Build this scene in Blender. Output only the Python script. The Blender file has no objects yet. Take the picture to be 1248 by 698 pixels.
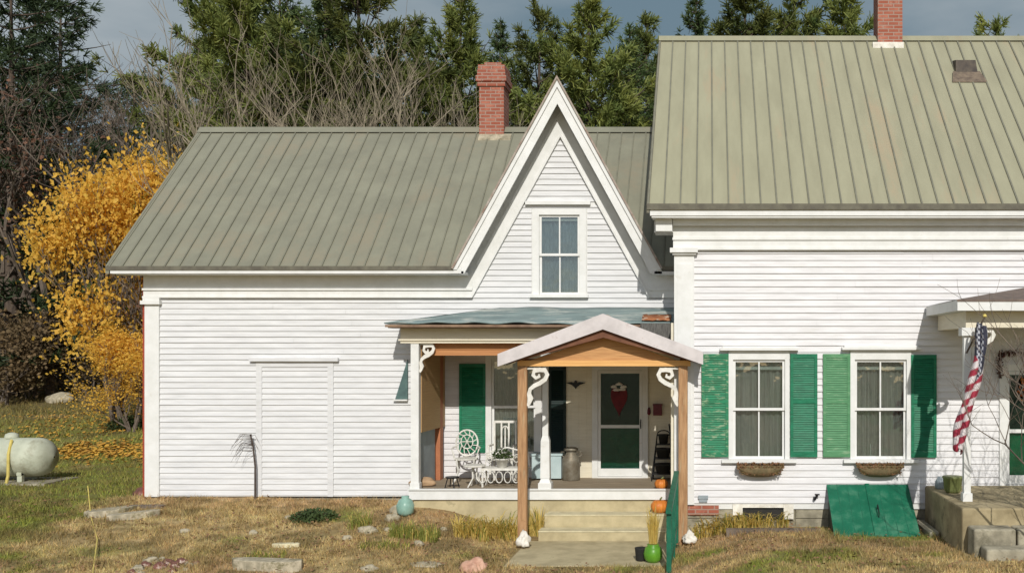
import bpy, math, random
import numpy as np
from mathutils import Vector, noise as mn
random.seed(7); RNG = np.random.default_rng(7)
S = bpy.context.scene
COL = S.collection
R = math.radians
# ------------------------------------------------------------------ camera
F, CX, HY, CAMZ = 1230.0, 863.0, 432.0, 2.57
cd = bpy.data.cameras.new('camera'); cam = bpy.data.objects.new('camera', cd); COL.objects.link(cam)
cam.location = (0, 0, CAMZ); cam.rotation_euler = (R(90), 0, 0)
cd.sensor_width = 36; cd.lens = 36 * F / 1248
cd.shift_x = -(CX - 624) / 1248; cd.shift_y = (HY - 349) / 1248
cd.clip_start = .1; cd.clip_end = 3000
S.camera = cam
# ------------------------------------------------------------------ world, sun, exposure
SUN = Vector((.15, -1.0, .62)).normalized()
EL = math.asin(SUN.z); AZ = math.atan2(SUN.x, SUN.y)
w = bpy.data.worlds.new('World'); S.world = w; w.use_nodes = True
nt = w.node_tree; bg = nt.nodes['Background']
sky = nt.nodes.new('ShaderNodeTexSky'); sky.sky_type = 'NISHITA'; sky.sun_disc = False
sky.sun_elevation = EL; sky.sun_rotation = AZ; sky.air_density = 1.0; sky.dust_density = .6; sky.ozone_density = 1.5
tc = nt.nodes.new('ShaderNodeTexCoord'); mp = nt.nodes.new('ShaderNodeMapping'); mp.inputs['Scale'].default_value = (1, 1, 3.2)
nz = nt.nodes.new('ShaderNodeTexNoise'); nz.inputs['Scale'].default_value = 2.6; nz.inputs['Detail'].default_value = 7
cr = nt.nodes.new('ShaderNodeValToRGB'); cr.color_ramp.elements[0].position = .42; cr.color_ramp.elements[1].position = .68
mx = nt.nodes.new('ShaderNodeMix'); mx.data_type = 'RGBA'
tint = nt.nodes.new('ShaderNodeMix'); tint.data_type = 'RGBA'; tint.blend_type = 'MULTIPLY'; tint.inputs[0].default_value = 1
L = nt.links.new
L(tc.outputs['Generated'], mp.inputs[0]); L(mp.outputs[0], nz.inputs['Vector']); L(nz.outputs['Fac'], cr.inputs[0])
L(sky.outputs[0], tint.inputs[6]); tint.inputs[7].default_value = (1, 1, 1, 1)
L(cr.outputs[0], mx.inputs[0]); L(tint.outputs[2], mx.inputs[6]); mx.inputs[7].default_value = (9, 9.4, 10, 1)
sx = nt.nodes.new('ShaderNodeSeparateXYZ'); L(tc.outputs['Generated'], sx.inputs[0])
ns = nt.nodes.new('ShaderNodeMapRange'); ns.inputs['From Min'].default_value = -.25; ns.inputs['From Max'].default_value = .45; L(sx.outputs[1], ns.inputs[0])
nb = nt.nodes.new('ShaderNodeMix'); nb.data_type = 'RGBA'; L(cr.outputs[0], nb.inputs[0]); nb.inputs[6].default_value = (1.9, 2.8, 3.5, 1); nb.inputs[7].default_value = (4.6, 5.2, 5.6, 1)
mx2 = nt.nodes.new('ShaderNodeMix'); mx2.data_type = 'RGBA'; L(ns.outputs[0], mx2.inputs[0]); L(mx.outputs[2], mx2.inputs[6]); L(nb.outputs[2], mx2.inputs[7])  # brighter clouds behind the camera are unseen, added to fill the shade
L(mx2.outputs[2], bg.inputs[0]); bg.inputs[1].default_value = .10
sl = bpy.data.lights.new('sun', 'SUN'); so = bpy.data.objects.new('sun', sl); COL.objects.link(so)
sl.energy = 4.1; sl.angle = R(.5); sl.color = (1, .965, .90)
so.rotation_euler = (-SUN).to_track_quat('-Z', 'Y').to_euler(); so.location = (5, -20, 20)
S.view_settings.view_transform = 'Standard'; S.view_settings.look = 'None'
S.view_settings.exposure = -.3; S.view_settings.gamma = 1
S.render.engine = 'CYCLES'

# ------------------------------------------------------------------ materials
def mat(name, c1, c2=None, scale=6, rough=.7, bump=0, stretch=(1, 1, 1), spec=.3, metal=0, detail=6, lo=.35, hi=.65,
        fine=0, attr=None, brick=None, rnd=0, c3=None, c3s=2.0, c3lo=.6, c3hi=.7, trans=0):
    m = bpy.data.materials.new(name); m.use_nodes = True
    n = m.node_tree.nodes; l = m.node_tree.links.new; b = n['Principled BSDF']
    b.inputs['Roughness'].default_value = rough; b.inputs['Metallic'].default_value = metal
    b.inputs['Specular IOR Level'].default_value = spec
    c2 = c2 or tuple(min(1, v * .82) for v in c1)
    t = n.new('ShaderNodeTexCoord'); mp = n.new('ShaderNodeMapping'); mp.inputs['Scale'].default_value = stretch
    l(t.outputs['Object'], mp.inputs[0])
    nz = n.new('ShaderNodeTexNoise'); nz.inputs['Scale'].default_value = scale; nz.inputs['Detail'].default_value = detail
    nz.inputs['Roughness'].default_value = .62
    l(mp.outputs[0], nz.inputs['Vector'])
    rp = n.new('ShaderNodeValToRGB'); e = rp.color_ramp.elements
    e[0].position = lo; e[1].position = hi; e[0].color = (*c2, 1); e[1].color = (*c1, 1)
    l(nz.outputs['Fac'], rp.inputs[0]); out = rp.outputs[0]
    hgt = nz.outputs['Fac']
    if attr:
        a = n.new('ShaderNodeAttribute'); a.attribute_name = attr
        x = n.new('ShaderNodeMix'); x.data_type = 'RGBA'; x.blend_type = 'MULTIPLY'; x.inputs[0].default_value = 1
        l(out, x.inputs[6]); l(a.outputs['Color'], x.inputs[7]); out = x.outputs[2]
    if c3:
        nz3 = n.new('ShaderNodeTexNoise'); nz3.inputs['Scale'].default_value = c3s; nz3.inputs['Detail'].default_value = 8
        nz3.inputs['Roughness'].default_value = .7; l(mp.outputs[0], nz3.inputs['Vector'])
        r3 = n.new('ShaderNodeValToRGB'); r3.color_ramp.elements[0].position = c3lo; r3.color_ramp.elements[1].position = c3hi
        l(nz3.outputs['Fac'], r3.inputs[0])
        x = n.new('ShaderNodeMix'); x.data_type = 'RGBA'; l(r3.outputs[0], x.inputs[0]); l(out, x.inputs[6]); x.inputs[7].default_value = (*c3, 1)
        out = x.outputs[2]
    if brick:
        sp = n.new('ShaderNodeSeparateXYZ'); l(t.outputs['Object'], sp.inputs[0])
        ad = n.new('ShaderNodeMath'); l(sp.outputs[0], ad.inputs[0]); l(sp.outputs[1], ad.inputs[1])
        cb = n.new('ShaderNodeCombineXYZ'); l(ad.outputs[0], cb.inputs[0]); l(sp.outputs[2], cb.inputs[1])
        br = n.new('ShaderNodeTexBrick'); l(cb.outputs[0], br.inputs['Vector']); br.inputs['Scale'].default_value = 1
        br.inputs['Brick Width'].default_value = .21; br.inputs['Row Height'].default_value = .072; br.inputs['Mortar Size'].default_value = .011
        br.inputs['Mortar'].default_value = (*brick, 1); br.inputs['Color2'].default_value = (.30, .085, .05, 1)
        l(out, br.inputs['Color1']); out = br.outputs['Color']; hgt = br.outputs['Fac']
    if rnd:
        oi = n.new('ShaderNodeObjectInfo'); hs = n.new('ShaderNodeHueSaturation')
        mr = n.new('ShaderNodeMapRange'); mr.inputs['To Min'].default_value = 1 - rnd; mr.inputs['To Max'].default_value = 1 + rnd
        l(oi.outputs['Random'], mr.inputs[0]); l(mr.outputs[0], hs.inputs['Value']); l(out, hs.inputs['Color']); out = hs.outputs[0]
    l(out, b.inputs['Base Color'])
    if bump:
        bp = n.new('ShaderNodeBump'); bp.inputs['Strength'].default_value = 1; bp.inputs['Distance'].default_value = bump * (-1 if brick else 1)
        l(hgt, bp.inputs['Height']); l(bp.outputs[0], b.inputs['Normal'])
    if trans:
        tr = n.new('ShaderNodeBsdfTranslucent'); l(out, tr.inputs[0]); ms = n.new('ShaderNodeMixShader'); ms.inputs[0].default_value = trans
        l(b.outputs[0], ms.inputs[1]); l(tr.outputs[0], ms.inputs[2]); l(ms.outputs[0], n['Material Output'].inputs[0])
    return m
def glassmat(name, refl=.16, tint=(.75, .8, .8), rough=.02):
    m = bpy.data.materials.new(name); m.use_nodes = True; n = m.node_tree.nodes; l = m.node_tree.links.new
    g = n.new('ShaderNodeBsdfGlossy'); g.inputs['Roughness'].default_value = rough; g.inputs[0].default_value = (.9, .95, 1, 1)
    t = n.new('ShaderNodeBsdfTransparent'); t.inputs[0].default_value = (*tint, 1)
    lw = n.new('ShaderNodeLayerWeight'); lw.inputs[0].default_value = .5
    mr = n.new('ShaderNodeMapRange'); mr.inputs['To Min'].default_value = refl; mr.inputs['To Max'].default_value = .6; l(lw.outputs['Facing'], mr.inputs[0])
    pw = n.new('ShaderNodeMath'); pw.operation = 'MAXIMUM'; l(mr.outputs[0], pw.inputs[0]); pw.inputs[1].default_value = refl
    # old glass: wavy
    tcn = n.new('ShaderNodeTexCoord'); nz = n.new('ShaderNodeTexNoise'); nz.inputs['Scale'].default_value = 3; bp = n.new('ShaderNodeBump')
    bp.inputs['Distance'].default_value = .004; l(tcn.outputs['Object'], nz.inputs['Vector']); l(nz.outputs['Fac'], bp.inputs['Height']); l(bp.outputs[0], g.inputs['Normal'])
    x = n.new('ShaderNodeMixShader'); l(pw.outputs[0], x.inputs[0]); l(t.outputs[0], x.inputs[1]); l(g.outputs[0], x.inputs[2])
    l(x.outputs[0], n['Material Output'].inputs[0]); return m
WH = (.75, .74, .745)
M = {}
M['clap'] = mat('white_clapboard', WH, (.64, .63, .63), 5, .6, .004, (.4, 1, 3.5), c3=(.60, .58, .54), c3s=3.5, c3lo=.58, c3hi=.78)
M['clapwing'] = mat('greyed_clapboard', (.70, .70, .70), (.60, .60, .60), 5, .65, .004, (.4, 1, 3.5), c3=(.56, .56, .545), c3s=2.2, c3lo=.55, c3hi=.8)
M['trim'] = mat('white_trim', (.76, .76, .74), (.68, .68, .65), 4, .55, .002, (1, 1, 1), c3=(.58, .55, .48), c3s=5, c3lo=.62, c3hi=.8)
M['cream'] = mat('cream_wall', (.76, .70, .56), (.68, .62, .48), 4, .6, .003, (.6, 1, 5))
M['roof'] = mat('grey_green_roof', (.25, .245, .18), (.205, .20, .148), 1.6, .5, .002, (1, 1, 1), spec=.35, c3=(.25, .225, .16), c3s=.9, c3lo=.5, c3hi=.65)
M['roof2'] = mat('olive_roof', (.35, .335, .225), (.30, .285, .19), 1.2, .5, .002, (2.5, .5, .5), spec=.35, c3=(.37, .30, .195), c3s=.55, c3lo=.55, c3hi=.68)
M['rib'] = mat('roof_seam', (.21, .205, .15), (.165, .16, .12), 4, .55)
M['edge'] = mat('roof_edge', (.16, .15, .11), (.10, .09, .07), 5, .7)
M['porchroof'] = mat('teal_metal', (.22, .29, .28), (.12, .17, .17), 3.5, .5, .01, (.5, 2, 1), spec=.4, c3=(.42, .44, .40), c3s=2.2, c3lo=.52, c3hi=.62)
M['rust'] = mat('rust', (.42, .17, .07), (.22, .08, .04), 8, .9, .004, c3=(.6, .52, .4), c3s=6, c3lo=.55, c3hi=.6)
M['shingle_shade'] = mat('shingle_and_shade', (.15, .145, .13), (.08, .075, .07), 9, .95, .008, (6, 1, 1))  # canopy shingles; also the dark tone for shade painted at the porch fascia
M['green'] = mat('green_shutter', (.012, .19, .095), (.008, .125, .06), 6, .5, .004, (1, 1, 4), c3=(.16, .34, .2), c3s=4, c3lo=.6, c3hi=.75)
M['greenpeel'] = mat('green_shutter_peeling', (.02, .23, .11), (.03, .15, .07), 6, .6, .004, (1, 1, 4), c3=(.26, .36, .22), c3s=7, c3lo=.53, c3hi=.62)
M['greenpale'] = mat('green_shutter_faded', (.11, .29, .14), (.07, .22, .10), 5, .6, .004, (1, 1, 4), c3=(.3, .4, .26), c3s=5, c3lo=.58, c3hi=.7)
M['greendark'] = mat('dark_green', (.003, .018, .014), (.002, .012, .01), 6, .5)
M['hatch'] = mat('green_hatch', (.009, .15, .08), (.007, .11, .058), 3, .6, .004, c3=(.07, .21, .13), c3s=3.2, c3lo=.48, c3hi=.70)
M['railgreen'] = mat('green_rail', (.015, .14, .08), (.01, .09, .05), 8, .45)
M['brick'] = mat('red_brick', (.46, .17, .11), (.28, .09, .06), 6, .9, .006, brick=(.36, .24, .19), c3=(.52, .3, .22), c3s=9, c3lo=.55, c3hi=.7)
M['conc'] = mat('old_concrete', (.54, .46, .28), (.38, .32, .19), 3, .95, .006, c3=(.13, .12, .07), c3s=3, c3lo=.62, c3hi=.78)
M['concedge'] = mat('pale_concrete', (.66, .60, .40), (.5, .44, .28), 5, .95, .004)
M['stone'] = mat('granite', (.42, .38, .28), (.20, .18, .13), 4, .95, .01, c3=(.12, .11, .07), c3s=3, c3lo=.55, c3hi=.7)
M['palestone'] = mat('pale_stone', (.54, .47, .34), (.26, .23, .16), 6, .9, .015, c3=(.16, .14, .07), c3s=5, c3lo=.52, c3hi=.66)
M['whitestone'] = mat('white_stone', (.85, .82, .74), (.6, .56, .48), 8, .8, .01)
M['redstone'] = mat('red_stone', (.24, .10, .075), (.10, .05, .04), 6, .9, .01, c3=(.55, .45, .38), c3s=8, c3lo=.55, c3hi=.62)
M['pinkstone'] = mat('pink_clay', (.66, .42, .30), (.42, .22, .15), 7, .8, .01)
M['post'] = mat('raw_wood_post', (.48, .28, .14), (.30, .16, .075), 5, .75, .004, (8, 8, .7), c3=(.42, .33, .2), c3s=3, c3lo=.55, c3hi=.7)
M['pine'] = mat('orange_pine', (.62, .34, .14), (.46, .23, .09), 3, .65, .003, (1, 1, 14))
M['bamboo'] = mat('bamboo_blind', (.55, .27, .11), (.40, .17, .07), 3, .75, .004, (.4, .4, 40))
M['bamboo2'] = mat('bamboo_blind_tan', (.46, .30, .14), (.36, .22, .10), 3, .75, .004, (.4, .4, 40))
M['deck'] = mat('deck_boards', (.36, .29, .20), (.24, .19, .13), 4, .8, .003, (.5, 6, 1))
M['bluegrey'] = mat('blue_grey_paint', (.33, .38, .40), (.26, .30, .32), 4, .6)
M['paleblue'] = mat('pale_blue_paint', (.50, .60, .60), (.4, .5, .5), 4, .6)
M['terra'] = mat('terracotta_paint', (.48, .19, .09), (.36, .13, .06), 4, .7)
M['pinkwhite'] = mat('grey_white_paint', (.66, .61, .60), (.52, .48, .47), 4, .6, .002, c3=(.45, .38, .36), c3s=4, c3lo=.6, c3hi=.75)
M['soffit'] = mat('brown_soffit', (.20, .09, .05), (.14, .06, .035), 4, .8)
M['iron'] = mat('white_iron', (.80, .78, .72), (.6, .58, .52), 9, .5)
M['black'] = mat('black_metal', (.02, .02, .022), (.012, .012, .013), 9, .4)
M['can'] = mat('milk_can_metal', (.26, .24, .19), (.15, .12, .08), 6, .5, .003, metal=.3)
M['redbox'] = mat('dark_red_metal', (.16, .02, .03), (.10, .012, .02), 6, .4)
M['tank'] = mat('tank_paint', (.54, .56, .44), (.40, .42, .32), 3, .55, .002, c3=(.26, .24, .16), c3s=2.5, c3lo=.52, c3hi=.72)
M['yellow'] = mat('yellow_hose', (.68, .55, .16), (.5, .4, .1), 6, .6)
M['curtain'] = mat('taupe_curtain', (.50, .45, .38), (.36, .32, .27), 3, .9, .01, (9, 9, .6))
M['lace'] = mat('lace_curtain', (.30, .34, .33), (.14, .18, .18), 4, .9, .01, (6, 6, 2))
M['darkroom'] = mat('dark_room', (.03, .03, .03))
M['blindwhite'] = mat('roller_blind', (.75, .72, .62), (.6, .57, .48), 3, .8)
M['glass'] = glassmat('window_glass', .12)
M['glass2'] = glassmat('storm_glass', .03, (.55, .75, .7))
M['pumpkin'] = mat('pumpkin_skin', (.72, .25, .04), (.5, .15, .03), 8, .5)
M['greenpot'] = mat('lime_glaze', (.14, .34, .03), (.08, .24, .02), 6, .35)
M['olivepot'] = mat('olive_pot', (.22, .25, .09), (.15, .17, .06), 6, .5)
M['tealpot'] = mat('teal_ceramic', (.30, .48, .40), (.2, .34, .28), 6, .35)
M['redheart'] = mat('red_bow', (.16, .012, .016), (.09, .006, .01), 8, .6)
M['trunk'] = mat('pine_bark', (.13, .10, .075), (.06, .045, .035), 4, .95, .01, (4, 4, .8))
M['bare'] = mat('pale_bare_wood', (.32, .27, .19), (.17, .14, .10), 4, .9)
M['barebrown'] = mat('brown_bare_wood', (.19, .15, .115), (.10, .08, .065), 4, .9)
M['twig'] = mat('dark_twig', (.10, .075, .06), (.06, .045, .04), 4, .9)
M['needle'] = mat('pine_needles', (.24, .25, .06), (.07, .11, .03), 1.3, .6, 0, rnd=.34, trans=.25, lo=.3, hi=.7)
M['needledark'] = mat('dark_pine_needles', (.055, .085, .03), (.03, .05, .022), .9, .6, 0, rnd=.2, trans=.2)
M['yellowleaf'] = mat('yellow_leaves', (.92, .61, .11), (.70, .40, .06), 7, .6, 0, trans=.5, lo=.3, hi=.6, c3=(.36, .34, .06), c3s=1.1, c3lo=.6, c3hi=.66)
M['brownleaf'] = mat('brown_leaves', (.20, .135, .07), (.11, .08, .04), 1.5, .8, 0, rnd=.2, trans=.2)
M['redleaf'] = mat('rusty_leaves', (.22, .11, .07), (.13, .075, .05), 1.5, .8, 0, rnd=.15, trans=.2)
M['shrubgreen'] = mat('shrub_leaves', (.075, .11, .035), (.04, .065, .02), 5, .7, 0, trans=.2)
M['strap'] = mat('golden_straps', (.80, .62, .20), (.72, .56, .16), 5, .6, 0, trans=.5)
M['strapgreen'] = mat('green_blades', (.40, .42, .11), (.24, .28, .06), 5, .6, 0, trans=.5)
M['moss'] = mat('dry_moss_planting', (.24, .17, .09), (.12, .10, .05), 12, .9, .01)
M['litter'] = mat('leaf_litter', (.62, .36, .05), (.40, .2, .04), 3, .8)
M['ground'] = mat('ground_soil', (1, 1, 1), (.72, .70, .66), 9, .95, .03, attr='Col', detail=9)
M['grass'] = mat('grass_blades', (1, 1, 1), (.75, .75, .75), 14, .8, 0, attr='Col', trans=.25)
M['black2'] = mat('rubber_black', (.03, .028, .025), (.02, .02, .018), 6, .8)
M['sack'] = mat('tan_sack', (.50, .34, .2), (.34, .22, .13), 6, .9, .01)
M['redside'] = mat('barn_red_siding', (.38, .07, .04), (.25, .05, .03), 5, .8, .003, (1, .5, 9))
# ------------------------------------------------------------------ helpers
def PX(px, D): return (px - CX) / F * D
def PZ(py, D): return CAMZ + (HY - py) / F * D
class MB:
    def __init__(s): s.v = []; s.f = []
    def add(s, vs, fs):
        o = len(s.v); s.v += [tuple(v) for v in vs]; s.f += [tuple(i + o for i in f) for f in fs]; return s
    def box(s, x0, x1, y0, y1, z0, z1):
        vs = [(x, y, z) for z in (z0, z1) for y in (y0, y1) for x in (x0, x1)]
        return s.add(vs, [(0, 2, 3, 1), (4, 5, 7, 6), (0, 1, 5, 4), (2, 6, 7, 3), (0, 4, 6, 2), (1, 3, 7, 5)])
    def pbox(s, a, b, c, d, D, t):       # rectangle seen at (a,b)-(c,d) at distance D, extends t backward
        return s.box(PX(a, D), PX(c, D), D, D + t, PZ(d, D), PZ(b, D))
    def prism(s, poly, y0, y1):          # polygon in xz
        n = len(poly); vs = [(x, y0, z) for x, z in poly] + [(x, y1, z) for x, z in poly]
        fs = [tuple(range(n)), tuple(range(2 * n - 1, n - 1, -1))] + [(i, i + n, (i + 1) % n + n, (i + 1) % n) for i in range(n)]
        return s.add(vs, fs)
    def slab(s, pts, t):                 # pts 3D polygon, thickness downward
        n = len(pts); vs = [tuple(p) for p in pts] + [(p[0], p[1], p[2] - t) for p in pts]
        fs = [tuple(range(n)), tuple(range(2 * n - 1, n - 1, -1))] + [(i, i + n, (i + 1) % n + n, (i + 1) % n) for i in range(n)]
        return s.add(vs, fs)
    def tube(s, pts, rs, k=6, cap=True):
        pts = [Vector(p) for p in pts]; n = len(pts)
        if not hasattr(rs, '__len__'): rs = [rs] * n
        o = len(s.v); up = Vector((0, 0, 1))
        for i, p in enumerate(pts):
            d = (pts[min(i + 1, n - 1)] - pts[max(i - 1, 0)]).normalized()
            a = d.cross(up if abs(d.z) < .9 else Vector((1, 0, 0))).normalized(); b = d.cross(a)
            for j in range(k):
                t = 2 * math.pi * j / k; s.v.append(tuple(p + (a * math.cos(t) + b * math.sin(t)) * rs[i]))
        for i in range(n - 1):
            for j in range(k):
                q = (j + 1) % k; s.f.append((o + i * k + j, o + i * k + q, o + (i + 1) * k + q, o + (i + 1) * k + j))
        if cap: s.f.append(tuple(o + j for j in range(k))); s.f.append(tuple(o + (n - 1) * k + j for j in range(k - 1, -1, -1)))
        return s
    def lathe(s, prof, c, k=20, rib=0, nr=0):
        o = len(s.v)
        for r, z in prof:
            for j in range(k):
                t = 2 * math.pi * j / k; rr = r * (1 - rib * abs(math.sin(nr * t / 2)))
                s.v.append((c[0] + rr * math.cos(t), c[1] + rr * math.sin(t), c[2] + z))
        for i in range(len(prof) - 1):
            for j in range(k):
                q = (j + 1) % k; s.f.append((o + i * k + j, o + i * k + q, o + (i + 1) * k + q, o + (i + 1) * k + j))
        s.f.append(tuple(o + j for j in range(k - 1, -1, -1))); s.f.append(tuple(o + (len(prof) - 1) * k + j for j in range(k)))
        return s
    def blob(s, c, r, seed=0, amp=.25, k=3, fl=.0):   # r (rx,ry,rz) rough stone
        import bmesh
        bm = bmesh.new(); bmesh.ops.create_icosphere(bm, subdivisions=k, radius=1); o = len(s.v)
        for v in bm.verts:
            p = v.co; q = mn.noise(p * 1.3 + Vector((seed * 3.7, 0, 0))) * amp + mn.noise(p * 3.5 + Vector((seed, 5, 0))) * amp * .4
            p = p * (1 + q); s.v.append((c[0] + p.x * r[0], c[1] + p.y * r[1], c[2] + max(p.z, -.6 + fl) * r[2]))
        for f in bm.faces: s.f.append(tuple(o + v.index for v in f.verts))
        bm.free(); return s
ORG = {}
def link(name, me, m, parent):
    o = bpy.data.objects.new(name, me); COL.objects.link(o)
    if m: me.materials.append(m)
    if parent: o.parent = parent
    ORG[o.name] = ORG[parent.name] if parent else Vector((0, 0, 0))
    return o
def obj(name, mb, m, parent=None, smooth=False, org=None):
    if parent is not None: org = ORG[parent.name]
    elif org is None: org = Vector((0, 0, 0))
    org = Vector(org)
    me = bpy.data.meshes.new(name)
    me.from_pydata([(x - org.x, y - org.y, z - org.z) for x, y, z in mb.v], [], mb.f); me.update()
    if smooth: me.polygons.foreach_set('use_smooth', [True] * len(me.polygons))
    o = link(name, me, m, parent); ORG[o.name] = org
    if parent is None: o.location = org
    return o
def fixn(o):
    import bmesh
    bm = bmesh.new(); bm.from_mesh(o.data); bmesh.ops.recalc_face_normals(bm, faces=bm.faces); bm.to_mesh(o.data); bm.free(); return o
def tag(o, label=None, cat=None, group=None, kind=None):
    if label: o['label'] = label
    if cat: o['category'] = cat
    if group: o['group'] = group
    if kind: o['kind'] = kind
    return o
def thing(name, label, cat, loc, group=None):
    o = bpy.data.objects.new(name, None); COL.objects.link(o); o.location = loc; o.empty_display_size = .2
    ORG[o.name] = Vector(loc); return tag(o, label, cat, group)
def copy_tree(o, parent=None, top=True):
    c = o.copy(); COL.objects.link(c); ORG[c.name] = ORG.get(o.name, Vector((0, 0, 0)))
    if parent: c.parent = parent
    for ch in [x for x in bpy.data.objects if x.parent == o]: copy_tree(ch, c)
    return c
def np_mesh(name, V, nper, m, parent=None, cols=None, smooth=False):
    """V (n*nper,3) array: n separate faces with nper verts."""
    V = np.asarray(V, dtype=np.float32).reshape(-1, 3); n = len(V) // nper
    me = bpy.data.meshes.new(name); me.vertices.add(len(V)); me.vertices.foreach_set('co', V.ravel())
    me.loops.add(len(V)); me.loops.foreach_set('vertex_index', np.arange(len(V), dtype=np.int32))
    me.polygons.add(n); me.polygons.foreach_set('loop_start', np.arange(0, len(V), nper, dtype=np.int32))
    me.polygons.foreach_set('loop_total', np.full(n, nper, dtype=np.int32)); me.update(calc_edges=True)
    if cols is not None:
        a = me.color_attributes.new('Col', 'FLOAT_COLOR', 'POINT'); c = np.ones((len(V), 4), np.float32); c[:, :3] = cols
        a.data.foreach_set('color', c.ravel())
    return link(name, me, m, parent)
def vnoise(x, y, s, seed=0):
    x = np.asarray(x, float) * s; y = np.asarray(y, float) * s
    xi = np.floor(x).astype(int); yi = np.floor(y).astype(int); fx = x - xi; fy = y - yi
    fx = fx * fx * (3 - 2 * fx); fy = fy * fy * (3 - 2 * fy)
    def h(a, b):
        q = (a * 374761393 + b * 668265263 + seed * 974711) & 0xffffffff
        q = ((q ^ (q >> 13)) * 1274126177) & 0xffffffff; return ((q ^ (q >> 16)) & 0xffff) / 65535.
    return (h(xi, yi) * (1 - fx) + h(xi + 1, yi) * fx) * (1 - fy) + (h(xi, yi + 1) * (1 - fx) + h(xi + 1, yi + 1) * fx) * fy
def fbm(x, y, s, seed=0, o=4):
    t = 0; a = .5
    for i in range(o): t = t + a * vnoise(x, y, s * 2 ** i, seed + i); a *= .5
    return t / (1 - .5 ** o)
def sstep(a, b, x): t = np.clip((x - a) / (b - a), 0, 1); return t * t * (3 - 2 * t)
# ------------------------------------------------------------------ ground
YW, YB, YM, YE = 18.3, 19.5, 16.8, 17.85      # wing wall, porch back wall, main wall, wing eave
def gz(x, y):
    x = np.asarray(x, float); y = np.asarray(y, float)
    left = -.02 - .155 * np.clip(18.3 - y, 0, 4.5)
    mid = -.56 + 0 * y
    right = -.30 + .03 * np.clip(16.8 - y, 0, 4)
    wl = 1 - sstep(-5.2, -2.9, x); wr = sstep(-.8, 1.0, x) 
    z = left * wl + right * wr + mid * np.clip(1 - wl - wr, 0, 1)
    back = -.12 * sstep(18.4, 20.5, y) + .07 * np.clip(y - 24, 0, 23) + .16 * np.clip(y - 47, 0, 400) * .9
    z = z + back * (1 - sstep(-9, -4, x)) + sstep(20, 60, y) * sstep(-9, -4, x) * .05 * np.clip(y - 20, 0, 400)
    z = z - .06 * np.clip(12 - y, 0, 8) * 0
    return z + (fbm(x, y, 1.1, 3) - .5) * .09 * sstep(-2.9, -3.4, x) + (fbm(x, y, .25, 9) - .5) * .25 * sstep(22, 34, y)
def gcol(x, y):
    straw = np.array((.56, .44, .21)); tan = np.array((.40, .28, .135)); green = np.array((.22, .24, .05)); dirt = np.array((.42, .28, .15)); dark = np.array((.12, .10, .04))
    n1 = fbm(x, y * 1.6, .8, 21)[..., None]; n2 = fbm(x, y * 2, 2.5, 33)[..., None]; n3 = fbm(x, y * 1.5, .45, 50)[..., None]
    gw = .30 + .0 * x
    gw = gw + .42 * sstep(-9.5, -12, x) * sstep(14.8, 17.5, y) + .12 * sstep(0, 2, x)
    gw = gw[..., None]
    g = sstep(.0, .22, gw - n1 * .95 + .12)
    base = straw * n2 + tan * (1 - n2)
    base = base * (1 - sstep(.5, .62, n3) * .7) + dirt * sstep(.5, .62, n3) * .7
    c = base * (1 - g) + green * g
    d = (sstep(17.2, 18.2, y) * (x > -10.2) * (x < -3))[..., None] * .7
    c = c * (1 - d) + dirt * 1.25 * d
    dd = sstep(.56, .68, fbm(x, y * 1.4, 1.9, 71))[..., None] * .6
    c = c * (1 - dd) + dark * dd
    d3 = sstep(.47, .58, fbm(x + 7, y * 1.8, 5.5, 91))[..., None] * .6
    c = c * (1 - d3) + np.array((.20, .15, .06)) * d3
    far = sstep(26, 40, y)[..., None]
    return c * (1 - far) + np.array((.17, .13, .05)) * far
def ground():
    xs = np.concatenate([np.linspace(-600, -40, 16), np.linspace(-38, -16, 45), np.arange(-15.8, 9, .12), np.linspace(9.5, 40, 30), np.linspace(45, 600, 15)])
    ys = np.concatenate([np.linspace(-300, 0, 8), np.linspace(2, 12, 12), np.arange(12.3, 20, .12), np.linspace(20.3, 60, 90), np.linspace(65, 900, 25)])
    X, Y = np.meshgrid(xs, ys); Z = gz(X, Y); nx, ny = len(xs), len(ys)
    V = np.stack([X, Y, Z], -1).reshape(-1, 3)
    i = np.arange(nx * ny).reshape(ny, nx); Fc = np.stack([i[:-1, :-1], i[:-1, 1:], i[1:, 1:], i[1:, :-1]], -1).reshape(-1, 4)
    me = bpy.data.meshes.new('ground'); me.from_pydata(V.tolist(), [], Fc.tolist()); me.update()
    a = me.color_attributes.new('Col', 'FLOAT_COLOR', 'POINT'); c = np.ones((len(V), 4), np.float32); c[:, :3] = gcol(V[:, 0], V[:, 1])
    a.data.foreach_set('color', c.ravel()); me.polygons.foreach_set('use_smooth', [True] * len(me.polygons))
    tag(link('ground', me, M['ground'], None), kind='structure')
ground()
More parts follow.
